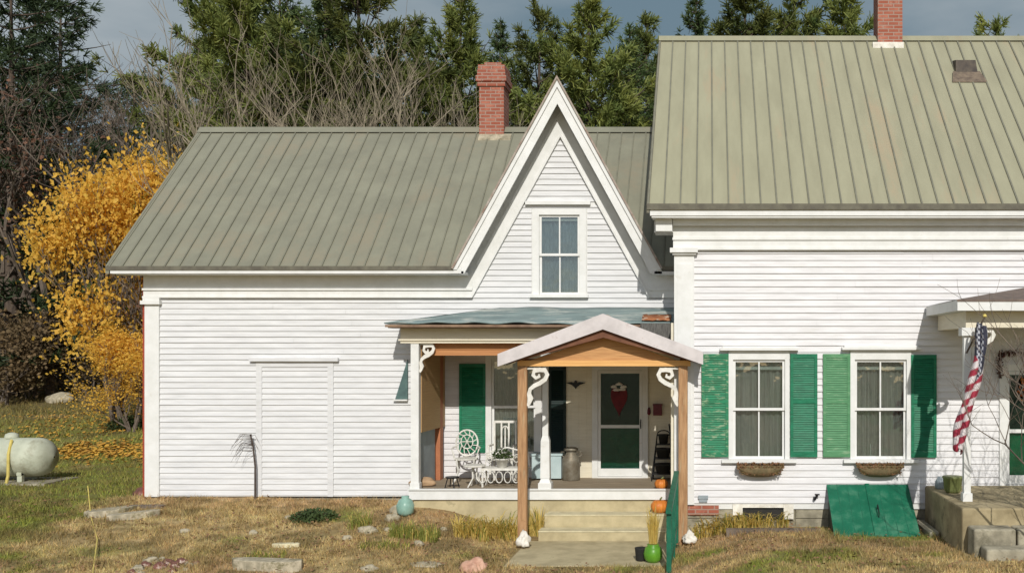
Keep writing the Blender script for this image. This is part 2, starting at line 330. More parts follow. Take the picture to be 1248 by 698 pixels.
def blades(n, x0, x1, y0, y1, h, wd, keep=None, seed=0, bright=1.25):
    r = np.random.default_rng(seed); x = r.uniform(x0, x1, n); y = r.uniform(y0, y1, n)
    k = fbm(x, y, 3.2, 5) > r.uniform(.2, .62, n)
    k &= ~((y > 18.22) & (x > -10.2)) & ~((y > 17.6) & (x > -5.3)) & ~((x > -3.06) & (x < -.6) & (y > 14.9)) & ~((y > 16.6) & (x > -.6)) \
        & ~((x > 3.55) & (y > 13.9)) & ~((x > 1.9) & (x < 3.4) & (y > 15.7))
    if keep is not None: k &= keep(x, y)
    x = x[k]; y = y[k]; n = len(x); z = gz(x, y)
    a = r.uniform(0, 6.28, n); hh = h * r.uniform(.4, 1.3, n) * (.5 + fbm(x, y, 2.1, 8)); le = r.uniform(.1, 1.1, n) * hh
    dx, dy = np.cos(a), np.sin(a); b = r.uniform(0, 6.28, n); ex, ey = np.cos(b) * le, np.sin(b) * le
    V = np.stack([np.stack([x - dx * wd, y - dy * wd, z - .01], -1), np.stack([x + dx * wd, y + dy * wd, z - .01], -1), np.stack([x + ex, y + ey, z + hh], -1)], 1)
    c = gcol(x, y) * r.uniform(.75, 1.5, (n, 1)) * bright * np.stack([r.uniform(.9, 1.15, n), np.ones(n), r.uniform(.8, 1.1, n)], -1)
    return V.reshape(-1, 3), np.repeat(np.clip(c, 0, .8), 3, 0)
Va, Ca = blades(230000, -13.5, 6, 12.3, 18.3, .055, .007, seed=1)
Vb, Cb = blades(90000, -26, -9.9, 13.5, 27, .08, .011, seed=2)
Vd, Cd = blades(90000, -13.5, 6, 12.5, 18.2, .13, .006, keep=lambda x, y: fbm(x, y, 2.3, 44) > .60, seed=4, bright=1.0)
Vc, Cc = blades(40000, -36, -9.9, 27, 46, .13, .022, seed=3)
tag(np_mesh('grass', np.concatenate([Va, Vb, Vd, Vc]), 3, M['grass'], None, np.concatenate([Ca, Cb, Cd, Cc])), kind='stuff')
# fallen leaves
def litter(n, xs_, ys_, m, sz, name):
    r = np.random.default_rng(5)
    x = xs_(r, n); y = ys_(r, n)
    k = (fbm(x, y, .9, 4) > .42) & ~((y > 18.2) & (x > -10.3)) & ~((y > 17.6) & (x > -5.3)) & ~((y > 16.7) & (x > -.6)) & ~((x > -3.06) & (x < -.6) & (y > 14.9)); x = x[k]; y = y[k]; n = len(x)
    z = gz(x, y) + r.uniform(.01, .08, n); s = r.uniform(*sz, n); V = []
    a = r.uniform(0, 6.28, n); t = r.uniform(-.6, .6, n)
    for q in range(4):
        b = a + q * math.pi / 2; V.append(np.stack([x + np.cos(b) * s, y + np.sin(b) * s, z + np.sin(b) * s * t + .0], -1))
    tag(np_mesh(name, np.stack(V, 1).reshape(-1, 3), 4, m), kind='stuff')
litter(9000, lambda r, n: r.normal(-17, 3.0, n), lambda r, n: np.where(r.uniform(size=n) < .62, r.normal(26.3, .8, n), r.normal(32, 2.5, n)), M['litter'], (.03, .055), 'fallen_leaves')
litter(7000, lambda r, n: r.uniform(-13, 5.2, n), lambda r, n: r.uniform(12.8, 18.2, n), mat('brown_litter', (.30, .17, .08), (.16, .09, .05), 9, .8), (.012, .03), 'brown_leaf_litter')
# ------------------------------------------------------------------ HOUSE
H = thing('farmhouse', 'white clapboard farmhouse with a steep cross gable, recessed porch and grey-green metal roofs', 'house', (-3, 20, 0))
def xz_holes(mb, x0, x1, z0, z1, y0, y1, holes):
    xs = sorted({x0, x1} | {h[i] for h in holes for i in (0, 1)}); zs = sorted({z0, z1} | {h[i] for h in holes for i in (2, 3)})
    for a, b in zip(xs, xs[1:]):
        for c, d in zip(zs, zs[1:]):
            mx_, mz_ = (a + b) / 2, (c + d) / 2
            if mx_ < x0 or mx_ > x1 or mz_ < z0 or mz_ > z1: continue
            if any(h[0] < mx_ < h[1] and h[2] < mz_ < h[3] for h in holes): continue
            mb.box(a, b, y0, y1, c, d)
def clap(mb, x0, x1, z0, z1, y, holes=(), exp=.1025, xl=None, xr=None, lip=.021):
    r = random.Random(int(x0 * 10)); z = z0
    while z < z1 - .01:
        zt = min(z + exp, z1); j = r.uniform(-.003, .003)
        cuts = sorted({z, zt} | {h[i] for h in holes for i in (2, 3) if z < h[i] < zt})
        for za, zb in zip(cuts, cuts[1:]):
            ya = y - (lip + j) * (1 - (za - z) / exp) - .003; yb = y - (lip + j) * (1 - (zb - z) / exp) - .003
            la = xl(za) if xl else x0; lb = xl(zb) if xl else x0; ra = xr(za) if xr else x1; rb = xr(zb) if xr else x1
            segs = [(la, lb, ra, rb)]
            for h in sorted(holes):
                if h[2] < (za + zb) / 2 < h[3]:
                    ns = []
                    for s in segs:
                        if h[0] > s[0] and h[1] < s[2]: ns += [(s[0], s[1], h[0], h[0]), (h[1], h[1], s[2], s[3])]
                        elif h[1] <= s[0] or h[0] >= s[2]: ns.append(s)
                        elif h[0] <= s[0]: ns.append((h[1], h[1], s[2], s[3]))
                        else: ns.append((s[0], s[1], h[0], h[0]))
                    segs = ns
            for a, b, c, d in segs:
                if c - a < .01: continue
                # break long runs into boards with slightly different relief
                cx = [0.0]
                while cx[-1] < 1: cx.append(cx[-1] + r.uniform(2.0, 4.2) / max(c - a, .1))
                cx[-1] = 1
                for t0, t1 in zip(cx, cx[1:]):
                    k = r.uniform(-.002, .003)
                    A = a + (c - a) * t0; C = a + (c - a) * t1 - (.002 if t1 < 1 else 0); B = b + (d - b) * t0; D_ = b + (d - b) * t1 - (.002 if t1 < 1 else 0)
                    mb.add([(A, ya + k, za), (C, ya + k, za), (D_, yb, zb), (B, yb, zb)], [(0, 1, 2, 3)])
                    if za == z: mb.add([(A, ya + k, za), (C, ya + k, za), (C, y - .001, za), (A, y - .001, za)], [(0, 3, 2, 1)])
        z = zt
def rect(px0, py0, px1, py1, D): return (PX(px0, D), PX(px1, D), PZ(py1, D), PZ(py0, D))
XL, XC = PX(178, YW), PX(679, YE)          # wing left corner, dormer centre
XR = -.56                                   # main house left corner
XPL = -5.20                                 # porch recess left
# --- wing front wall (left portion), with body
ZB = PZ(604.5, YW)
b = MB(); b.box(XL, XPL, YW, YW + .15, -.3, 4.0); obj('wall', b, M['trim'], H)
b = MB(); clap(b, XL + .26, XPL, ZB + .02, PZ(364, YW), YW, [(PX(313, YW), PX(407, YW), -1, PZ(438, YW))])
clap(b, PX(320, YW), PX(400, YW), ZB + .02, PZ(447, YW), YW - .002)
o = obj('clapboard_siding', b, M['clapwing'], H)
b = MB(); b.box(PX(313, YW), PX(320, YW), YW - .035, YW + .03, ZB, PZ(438, YW)); b.box(PX(400, YW), PX(407, YW), YW - .035, YW + .03, ZB, PZ(438, YW))
b.box(PX(320, YW), PX(400, YW), YW - .033, YW + .03, PZ(447, YW), PZ(438, YW)); b.box(PX(306, YW), PX(414, YW), YW - .10, YW, PZ(440, YW), PZ(436, YW))
tag(obj('doorway_casing', b, M['clapwing'], H), 'white casing of a blocked-up doorway filled with clapboards')
# wing left side wall, back wall
b = MB(); b.box(XL - .045, XL - .002, YW - .03, 24.04, -.3, 4.0)
b.add([(XL - .03, YW + .02, 4.0), (XL - .03, 24.04, 4.0), (XL - .03, 21.17, 7.15), (XL + .05, YW + .02, 4.0), (XL + .05, 24.04, 4.0), (XL + .05, 21.17, 7.15)], [(0, 1, 2), (3, 5, 4), (0, 2, 5, 3), (1, 4, 5, 2)])
tag(obj('wall', b, M['redside'], H), 'barn red side wall of the wing')
b = MB(); b.box(XL, XR, 23.9, 24.04, -.3, 4.05); obj('wall', b, M['trim'], H)
# corner pilaster of wing
b = MB(); b.box(XL, XL + .26, YW - .05, YW + .02, ZB, PZ(370, YW)); obj('corner_pilaster', b, M['trim'], H)
b = MB(); b.box(XL - .05, XL + .30, YW - .11, YW + .02, PZ(371, YW), PZ(366.5, YW)); b.box(XL - .02, XL + .28, YW - .08, YW + .02, PZ(366.4, YW), PZ(363, YW)); obj('pilaster_capital', b, M['trim'], H)
# frieze and cornice of wing
FZ = PZ(363, YW)
XDL = XC - 1.62
b = MB(); b.box(XL - .02, XDL + .03, YW - .055, YW + .01, FZ, 4.04); b.box(XL - .03, XDL + .03, YW - .085, YW - .05, PZ(354, YW), PZ(351.5, YW)); b.box(XL - .03, XDL + .03, YW - .08, YW - .05, FZ, FZ + .03)
obj('frieze_board', b, M['trim'], H); b = MB(); b.box(XC + 1.6, XR - .003, YW - .055, YW + .01, FZ, 4.04); b.box(XC + 1.6, XR - .003, YW - .085, YW - .05, PZ(354, YW), PZ(351.5, YW)); obj('frieze_board', b, M['trim'], H)
b = MB(); b.box(-10.56, XC - 1.66, YE + .02, YW - .057, 3.995, 4.045); b.box(-10.58, XC - 1.70, YE + .005, YE + .06, 4.005, 4.09); obj('cornice', b, M['trim'], H)
b = MB(); b.box(XC + 1.72, XR - .003, YE + .02, YW - .057, 3.995, 4.045)
obj('cornice', b, M['trim'], H)
# dormer wall
dz = lambda z, apex: max(0, (apex - z) / 1.82)
b = MB(); win = rect(656, 262, 708, 359, YW)
b.prism([(XPL, 2.7), (XR, 2.7), (XR, 4.0), (XC + 1.75, 4.0), (XC + 1.75, 4.05), (XC, 7.26), (XC - 1.75, 4.05), (XC - 1.75, 4.0), (XPL, 4.0)], YW + .01, YW + .012)
tmp = b
b = MB()
# wall body strips around the window hole
def strip(z0, z1, l0, l1, r0, r1): b.add([(l0, YW, z0), (r0, YW, z0), (r1, YW, z1), (l1, YW, z1), (l0, YW + .12, z0), (r0, YW + .12, z0), (r1, YW + .12, z1), (l1, YW + .12, z1)], [(0, 1, 2, 3), (7, 6, 5, 4), (0, 4, 5, 1), (3, 2, 6, 7), (0, 3, 7, 4), (1, 5, 6, 2)])
strip(2.72, win[2], XPL, XPL, XR, XR) if win[2] < 4 else None
hw = lambda z: (7.30 - z) / 1.82
zt = win[3]
for a_, b_ in ((win[2], 4.02), (4.02, zt)):
    f0 = XPL if a_ < 4 else XC - hw(a_); f1 = XPL if b_ < 4.03 and a_ < 4 else XC - hw(b_)
    g0 = XR if a_ < 4 else XC + hw(a_); g1 = XR if b_ < 4.03 and a_ < 4 else XC + hw(b_)
    strip(a_, b_, f0, f1, win[0], win[0]); strip(a_, b_, win[1], win[1], g0, g1)
strip(zt, 7.29, XC - hw(zt), XC - .005, XC + hw(zt), XC + .005)
obj('gable_wall', b, M['trim'], H)
b = MB(); AP = 6.50; belt = PZ(250, YW); hs = [(PX(648, YW), PX(716, YW), PZ(364, YW), PZ(254, YW))]
clap(b, XDL, XC + 1.6, FZ, belt, YW, hs, .1025, lambda z: XC - dz(z, AP), lambda z: XC + dz(z, AP))
clap(b, XC - 1, XC + 1, belt + .06, AP - .02, YW, (), .1025, lambda z: XC - dz(z, AP), lambda z: XC + dz(z, AP))
clap(b, XPL, XR, 3.2, FZ, YW, hs, .1025)
obj('clapboard_siding', b, M['clapwing'], H)
b = MB()
for s in (-1, 1):
    o1 = 7.33; 
    b.prism([(XC, AP), (XC + s * dz(FZ, AP), FZ), (XC + s * dz(FZ, 7.05), FZ), (XC + s * dz(FZ, 7.05), FZ + .2), (XC + s * dz(4.1, o1), 4.1), (XC, o1)][::s], YW - .05, YW - .004)
    b.prism([(XC, AP), (XC + s * dz(FZ, AP), FZ), (XC + s * dz(FZ, AP + .07), FZ), (XC, AP + .07)][::s], YW - .075, YW - .051)
    b.prism([(XC, 6.92), (XC + s * dz(4.2, 6.92), 4.2), (XC + s * dz(4.2, 6.98), 4.2), (XC, 6.98)][::s], YW - .075, YW - .051)
fixn(obj('raking_frieze', b, M['trim'], H))
b = MB(); b.box(PX(641, YW), PX(720, YW), YW - .09, YW - .004, belt, belt + .06); obj('belt_trim', b, M['trim'], H)
# bargeboards
for s in (-1, 1):
    b = MB(); b.prism([(XC, 7.43), (XC, 7.01), (XC + s * dz(4.0, 7.01), 4.0), (XC + s * (dz(4.06, 7.43)), 4.0), (XC + s * (dz(4.06, 7.43)), 4.06)][::s], YE + .02, YE + .06)
    b.prism([(XC, 7.44), (XC, 7.30), (XC + s * dz(4.07, 7.30), 4.07), (XC + s * dz(4.07, 7.44), 4.07)][::s], YE - .015, YE + .019)
    fixn(obj('bargeboard', b, M['trim'], H))
# ---- roofs
def roof_obj(name, polys, t, m, label=None):
    b = MB()
    for p in polys: b.slab(p, t)
    o = fixn(obj(name, b, m, H)); 
    if label: tag(o, label)
    return o
def seams(xs, y0f, y1f, zf, par, m=M['rib'], hgt=.028, wd=.013):
    b = MB()
    for x in xs:
        y0, y1 = y0f(x), y1f(x)
        if y1 - y0 < .1: continue
        z0, z1 = zf(y0), zf(y1)
        vs = [(x + dx, y, z + dzz) for (y, z) in ((y0, z0), (y1, z1)) for dx in (-wd, wd) for dzz in (-.01, hgt)]
        b.add(vs, [(0, 1, 3, 2), (4, 6, 7, 5), (1, 5, 7, 3), (0, 4, 5, 1), (2, 3, 7, 6)])
    return fixn(obj('roof_seams', b, m, par))
zw = lambda y: 4.12 + .955 * (y - YE)
YR = 21.17; ZR = zw(YR); hE, hR = (7.46 - 4.12) / 1.82, (7.46 - ZR) / 1.82
wr = roof_obj('roof', [[(-10.64, YE, 4.12), (XC - hE, YE, 4.12), (XC - hR, YR, ZR), (-10.64, YR, ZR)],
                       [(XC + hE, YE, 4.12), (XR - .004, YE, 4.12), (XR - .004, YR, ZR), (XC + hR, YR, ZR)],
                       [(-10.64, YR, ZR), (XR - .004, YR, ZR), (XR - .004, 24.49, 4.12), (-10.64, 24.49, 4.12)]], .06, M['roof'], 'grey-green standing seam roof of the wing')
vy = lambda x: YE + max(0, (4.12 + 0, 7.46 - 1.82 * abs(x - XC))[1] - 4.12) / .955
for q_ in (np.arange(-10.62, XC, .252), np.arange(-10.62 + .252 * 32, XR - .1, .252)): seams(q_, lambda x: max(YE, vy(x) if abs(x - XC) < hE else YE), lambda x: YR, zw, wr)
b = MB(); b.box(-10.65, XC - hE + .01, YE - .012, YE - .001, 4.06, 4.135); obj('drip_edge', b, M['edge'], wr); b = MB(); b.box(XC + hE, XR - .004, YE - .012, YE - .001, 4.06, 4.135); obj('drip_edge', b, M['edge'], wr)
b = MB(); b.add([(-10.66, YR - .14, ZR - .09), (-10.66, YR, ZR + .05), (-10.66, YR + .14, ZR - .09), (XR - .01, YR - .14, ZR - .09), (XR - .01, YR, ZR + .05), (XR - .01, YR + .14, ZR - .09)], [(0, 3, 4, 1), (1, 4, 5, 2), (0, 1, 2), (3, 5, 4)])
obj('ridge_cap', b, M['roof'], wr)
b = MB()
b.add([(-10.66, YE, 4.14), (-10.66, YR, ZR + .02), (-10.58, YR, ZR + .02), (-10.58, YE, 4.14), (-10.66, YE, 4.0), (-10.66, YR, ZR - .12), (-10.60, YR, ZR - .12), (-10.60, YE, 4.0)], [(0, 1, 2, 3), (0, 4, 5, 1), (3, 2, 6, 7), (0, 3, 7, 4), (4, 7, 6, 5)])
obj('verge_trim', b, M['roof'], wr)
# dormer roof
YD = YE - .03
dr = roof_obj('dormer_roof', [[(XC - hE - .01, YD, 4.12), (XC, YD, 7.47), (XC, 21.4, 7.47), (XC - hR, YR, ZR + .01)], [(XC, YD, 7.47), (XC + hE + .01, YD, 4.12), (XC + hR, YR, ZR + .01), (XC, 21.4, 7.47)]], .05, M['roof'], 'steep metal roof of the cross gable')
b = MB()
for s in (-1, 1): b.prism([(XC, 7.50), (XC, 7.44), (XC + s * hE, 4.08), (XC + s * (hE + .03), 4.10)][::s], YD - .012, YD - .001)
fixn(obj('drip_edge', b, mat('weathered_edge', (.42, .38, .33), (.25, .17, .13), 5, .7), dr))
# ---- main house
XM1 = 11.2
W1 = rect(892, 438, 958, 559, YM); W2 = rect(1040, 438, 1106, 559, YM); DR = (4.95, 5.92, .42, PZ(452, YM))
holes = [W1, W2, DR]
ZMB = PZ(612.5, YM); ZMF = PZ(305, YM)
b = MB(); xz_holes(b, XR, XM1, ZMB - .1, 4.85, YM, YM + .14, holes); obj('wall', b, M['trim'], H)
b = MB(); big = lambda h, g: (h[0] - g, h[1] + g, h[2] - g, h[3] + g)
clap(b, XR + .33, XM1, ZMB, ZMF, YM, [big(W1, .02), big(W2, .02), big(DR, .02)], .109); obj('clapboard_siding', b, M['clap'], H)
YMB = 24.34; YMR = 20.57; zm = lambda y: 5.0 + .962 * (y - 16.4)
for xx, nm in ((XR, 'left'), (XM1 - .1, 'right')):
    b = MB(); b.add([(xx + d, y, z) for d in (0, .1) for y, z in ((YM + .141, -.3), (YMB, -.3), (YMB, 4.85), (YMR, 8.9), (YM + .141, 5.2))], [(0, 1, 2, 3, 4), (9, 8, 7, 6, 5), (0, 5, 6, 1), (1, 6, 7, 2), (2, 7, 8, 3), (3, 8, 9, 4), (4, 9, 5, 0)])
    fixn(obj('wall', b, M['clap'], H))
b = MB(); b.box(XR, XM1, YMB, YMB + .1, -.3, 4.9); obj('wall', b, M['clap'], H)
b = MB(); b.box(XR - .003, XR + .33, YM - .06, YM + .01, ZMB - .02, PZ(311, YM)); b.box(XR + .05, XR + .28, YM - .075, YM - .055, ZMB + .3, PZ(322, YM)); obj('corner_pilaster', b, M['trim'], H)
b = MB(); b.box(XR - .07, XR + .39, YM - .15, YM + .01, PZ(308.5, YM), PZ(303, YM)); b.box(XR - .03, XR + .36, YM - .11, YM + .01, PZ(311, YM), PZ(308.6, YM)); obj('pilaster_capital', b, M['trim'], H)
b = MB(); b.box(XR - .02, XM1, YM - .055, YM, ZMF, 4.82); b.box(XR - .03, XM1, YM - .085, YM - .054, ZMF, ZMF + .035); b.box(XR - .03, XM1, YM - .08, YM - .054, PZ(293, YM), PZ(290, YM)); obj('frieze_board', b, M['trim'], H)
b = MB(); b.box(XR - .36, XM1 + .3, 16.44, YM - .056, 4.80, 4.90); b.box(XR - .385, XM1 + .3, 16.42, 16.50, 4.83, 4.935); b.box(XR - .33, XR - .004, YM - .056, YM + .4, 4.60, 4.82); b.box(XR - .30, XR - .03, 16.6, YM - .058, 4.6, 4.80)
b.box(XR - .02, XM1, YM - .16, YM - .086, 4.70, 4.80); obj('cornice', b, M['trim'], H)
mr = roof_obj('roof', [[(-.987, 16.4, 5.0), (XM1 + .4, 16.4, 5.0), (XM1 + .4, YMR, zm(YMR)), (-.987, YMR, zm(YMR))], [(-.987, YMR, zm(YMR)), (XM1 + .4, YMR, zm(YMR)), (XM1 + .4, 24.74, 5.0), (-.987, 24.74, 5.0)]], .06, M['roof2'], 'olive standing seam roof of the taller main block')
seams(np.arange(-.975, XM1 + .3, .262), lambda x: 16.4, lambda x: YMR, zm, mr)
b = MB(); b.box(-.995, XM1 + .4, 16.385, 16.399, 4.925, 5.02); obj('drip_edge', b, M['edge'], mr)
b = MB(); zr = zm(YMR); b.add([(x, YMR + dy, zr + d) for x in (-1.0, XM1 + .42) for dy, d in ((-.14, -.09), (0, .05), (.14, -.09))], [(0, 3, 4, 1), (1, 4, 5, 2), (0, 1, 2), (3, 5, 4)]); obj('ridge_cap', b, M['roof2'], mr)
b = MB(); b.add([(x, y, z + d) for x in (-1.0, -.955) for (y, z) in ((16.4, 5.0), (YMR, zr)) for d in (-.13, .015)], [(0, 1, 3, 2), (4, 6, 7, 5), (1, 5, 7, 3), (0, 4, 5, 1), (0, 2, 6, 4), (2, 3, 7, 6)]); fixn(obj('verge_trim', b, M['edge'], mr))
# roof vent
vyy = 19.55; vz = zm(vyy); xv = PX(1177, vyy)
b = MB(); b.add([(xv - .22, vyy - .1, vz - .12), (xv + .22, vyy - .1, vz - .12), (xv + .22, vyy + .30, vz + .12), (xv - .22, vyy + .30, vz + .12), (xv - .19, vyy + .0, vz + .24), (xv + .19, vyy + .0, vz + .24), (xv + .19, vyy + .26, vz + .30), (xv - .19, vyy + .26, vz + .30)], [(0, 1, 5, 4), (4, 5, 6, 7), (1, 2, 6, 5), (3, 0, 4, 7), (2, 3, 7, 6)])
rv = obj('roof_vent', b, mat('vent_brown', (.10, .08, .06), (.05, .04, .035), 8, .7), mr)
b = MB(); b.box(xv - .23, xv + .23, vyy - .03, vyy + .32, vz + .30, vz + .325); 
tag(rv, 'dark louvred metal vent'); 
b2 = MB(); b2.add([(xv - .33, vyy - .30, vz - .27), (xv + .33, vyy - .30, vz - .27), (xv + .26, vyy - .05, vz - .01), (xv - .26, vyy - .05, vz - .01)], [(0, 1, 2, 3)]); b2.add([(x, y, z + .02) for x, y, z in b2.v], [(0, 1, 2, 3)]); b2.f.append((0, 1, 5, 4))
obj('vent_flashing', b2, mat('vent_flashing', (.22, .17, .12), (.12, .09, .07), 10, .8), mr)
# chimneys
def chimney(x0, x1, yc, z0, z1, cap, label):
    b = MB(); d = .27; b.box(x0, x1, yc - d, yc + d, z0, z1 - cap)
    if cap: 
        c = .035
        for k, (a, e) in enumerate(((0, .10), (.10, .22), (.22, .34), (.34, cap))):
            g = [.03, .06, .035, .02][k]; b.box(x0 - g, x1 + g, yc - d - g, yc + d + g, z1 - cap + a, z1 - cap + e - .001)
        b.box(x0 + .08, x1 - .08, yc - .15, yc + .15, z1, z1 + .08)
    o = obj('chimney', b, M['brick'], H); tag(o, label)
    zf = z0 + .33
    return o
c1 = chimney(PX(584, 21.0), PX(614, 21.0), 21.27, 6.7, PZ(79, 21.0), .45, 'short red brick chimney with corbelled cap on the wing')
b = MB(); x0, x1 = PX(579, 20.6), PX(619, 20.6); b.add([(x0, 20.86, zw(20.86) + .035), (x1, 20.86, zw(20.86) + .035), (x1, 20.99, zw(20.99) + .035), (x0, 20.99, zw(20.99) + .035), (x0, 20.86, zw(20.86)), (x1, 20.86, zw(20.86))], [(0, 1, 2, 3), (4, 5, 1, 0)]); obj('flashing', b, M['palestone'], c1)
c2 = chimney(PX(1070, 20.38), PX(1100, 20.38), 20.66, 8.2, 10.9, 0, 'tall red brick chimney on the main block')
b = MB(); x0, x1 = PX(1066, 20.05), PX(1104, 20.05); b.box(x0, x1, 20.27, 20.385, zm(20.3) - .03, zm(20.3) + .09); obj('flashing', b, M['whitestone'], c2)
# ---- windows
def window(x0, x1, z0, z1, y, glassm, backm, blind=True, casing=.075, cap=None, depth=.05, sill=True, label=None, mid=.5, muntin=True, headh=.16):
    """opening x0..x1,z0..z1 in wall face y"""
    b = MB(); c = casing
    b.box(x0 - c + .02, x0 + .02, y - .045, y + .12, z0, z1 + headh); b.box(x1 - .02, x1 + c - .02, y - .045, y + .12, z0, z1 + headh)
    b.box(x0 + .02, x1 - .02, y - .043, y + .12, z1, z1 + headh)
    fr = obj('window', b, M['trim'], H)
    if label: tag(fr, label)
    if cap:
        b = MB(); b.box(x0 - cap, x1 + cap, y - .13, y - .002, z1 + headh + .002, z1 + headh + .045); b.box(x0 - cap + .04, x1 + cap - .04, y - .09, y - .002, z1 + headh + .045, z1 + headh + .075); obj('head_cap', b, M['trim'], fr)
    b = MB(); f = .04; zm_ = z0 + (z1 - z0) * mid
    a0, a1 = x0 + .021, x1 - .021
    def sash(q0, q1, yy):
        b.box(a0, a0 + f, yy, yy + .035, q0, q1); b.box(a1 - f, a1, yy, yy + .035, q0, q1); b.box(a0 + f, a1 - f, yy, yy + .034, q1 - f, q1); b.box(a0 + f, a1 - f, yy, yy + .034, q0, q0 + f * 1.1)
        if muntin: xm = (a0 + a1) / 2; b.box(xm - .012, xm + .012, yy + .003, yy + .032, q0 + f, q1 - f)
    sash(zm_ - .02, z1, y + .0); sash(z0, zm_ + .02, y + .036); obj('sash', b, M['trim'], fr)
    b = MB(); b.box(a0 + f, a1 - f, y + .015, y + .019, zm_, z1 - f); b.box(a0 + f, a1 - f, y + .051, y + .055, z0 + f, zm_); obj('pane', b, glassm, fr)
    b = MB()
    n = 40
    for i in range(n):
        xa = a0 + (a1 - a0) * i / n; xb = a0 + (a1 - a0) * (i + 1) / n
        fq = .9 + abs(math.sin(x0 * 7)) * .8; cf = lambda q: y + .13 + .022 * math.sin(q * fq + 1.6 * math.sin(q * .23 + x0)); ya, yb = cf(i), cf(i + 1)
        b.add([(xa, ya, z0), (xb, yb, z0), (xb, yb, z1), (xa, ya, z1)], [(0, 1, 2, 3)])
    obj('curtain', b, backm, fr)
    if blind: b = MB(); b.box(a0 + .03, a1 - .03, y + .056, y + .066, z1 - blind, z1 - blind + .05); obj('roller_blind', b, M['blindwhite'], fr)
    if sill: b = MB(); b.box(x0 - sill, x1 + sill, y - .10, y + .1, z0 - .055, z0 - .002); obj('sill', b, M['trim'], fr)
    return fr
window(*W1, YM, M['glass'], M['curtain'], .17, cap=.20, sill=.17, label='left window of the main block, flanked by a peeling shutter', headh=.15)
window(*W2, YM, M['glass'], M['curtain'], .17, cap=.20, sill=.17, label='right window of the main block')
b0 = window(*win, YW, M['glass'], M['lace'], .10, casing=.12, cap=None, sill=.14, label='upper window in the steep gable', headh=.11)
# candle lamp in second window
b = MB(); xcn = PX(1062, YM); b.lathe([(.03, 0), (.012, .01), (.012, .16), (.004, .2)], (xcn, YM + .105, W2[2] + .05), 8); obj('window_candle', b, M['blindwhite'], H)
# belt above the gable window is the casing head; shutters
def shutter(a, b_, c, d, D, m, label, par=H, mid=.52):
    x0, x1, z0, z1 = rect(a, b_, c, d, D); y = D; s = .05
    b = MB(); b.box(x0, x0 + s, y - .035, y, z0, z1); b.box(x1 - s, x1, y - .035, y, z0, z1)
    b.box(x0 + s, x1 - s, y - .033, y, z0, z0 + .09); b.box(x0 + s, x1 - s, y - .033, y, z1 - .07, z1); zmid = z0 + (z1 - z0) * mid; b.box(x0 + s, x1 - s, y - .033, y, zmid, zmid + .07)
    o = obj('shutter', b, m, par); tag(o, label)
    b = MB(); z = z0 + .09
    while z < z1 - .07:
        if not (zmid - .03 < z < zmid + .07): b.add([(x0 + s, y - .028, z), (x1 - s, y - .028, z), (x1 - s, y - .008, z + .045), (x0 + s, y - .008, z + .045), (x0 + s, y - .022, z - .004), (x1 - s, y - .022, z - .004)], [(0, 1, 2, 3), (4, 5, 1, 0)])
        z += .038
    b.box(x0 + s, x1 - s, y - .006, y - .001, z0 + .09, z1 - .07)
    obj('slats', b, m, o); return o
YS = YM - .028
shutter(855, 431, 888, 556.5, YS, M['greenpeel'], 'peeling green louvred shutter, leftmost of four on the main block')
shutter(963, 431, 996, 556.5, YS, M['green'], 'deep green louvred shutter right of the left window')
shutter(1003, 431, 1036, 556.5, YS, M['greenpale'], 'faded pale green louvred shutter left of the right window')
shutter(1110, 432, 1141, 557, YS, M['green'], 'deep green louvred shutter in the portico shadow')
# foundation main
b = MB(); x = XR + .0; r = random.Random(3)
while x < 3.7:
    wdt = r.uniform(.5, 1.1); zz = -.5
    for hh in (.35, .27): b.box(x + .008, x + wdt - .008, YM + .02 + r.uniform(0, .02), YM + .2, zz, min(zz + hh - .012, ZMB - .1)); zz += hh
    x += wdt
b.box(XR, XM1, YM + .06, YM + .13, -.6, ZMB - .101)
fixn(obj('foundation', b, M['stone'], H))
b = MB(); b.box(XR + .02, PX(876, YM), YM - .01, YM + .019, PZ(627, YM), PZ(615, YM)); tag(obj('foundation', b, M['brick'], H), 'red brick patch of the foundation at the corner')
b = MB(); b.box(PX(893, YM), PX(905, YM), YM - .03, YM + .05, PZ(627, YM), PZ(613.5, YM)); b.box(PX(955, YM), PX(967, YM), YM - .03, YM + .05, PZ(632, YM), PZ(613.5, YM)); b.box(PX(905, YM), PX(955, YM), YM - .02, YM + .05, PZ(618, YM), PZ(614, YM))
bw = obj('basement_window', b, M['whitestone'], H); b = MB(); b.box(PX(905, YM), PX(955, YM), YM + .0, YM + .018, PZ(632, YM), PZ(618, YM)); obj('pane', b, M['black2'], bw)
b = MB(); b.box(PX(851, YM), PX(863, YM), YM - .06, YM - .02, PZ(607, YM), PZ(603, YM)); b.box(PX(852, YM), PX(862, YM), YM - .05, YM - .02, PZ(611, YM), PZ(607.2, YM)); obj('wall_vent', b, M['bluegrey'], H)
b = MB(); b.tube([(PX(992, YM), YM - .0, PZ(607, YM)), (PX(992, YM), YM - .09, PZ(607, YM)), (PX(995, YM), YM - .12, PZ(602, YM))], .02, 6); b.tube([(PX(995, YM) - .04, YM - .12, PZ(601, YM)), (PX(995, YM) + .04, YM - .12, PZ(601, YM))], .015, 6); obj('garden_tap', b, M['black'], H)
b = MB(); b.box(XL, XPL, YW - .0, YW + .14, -.5, ZB - .003); obj('foundation', b, M['stone'], H)
b = MB(); b.box(XL + .0, XPL, YW - .06, YW - .0, -.5, ZB - .03); tag(obj('foundation_ledge', b, M['stone'], H))
# ------------------------------------------------------------ porch
YP = 17.7; ZF = .20; BZ0 = PZ(418, YP); BZ1 = PZ(397, YP)
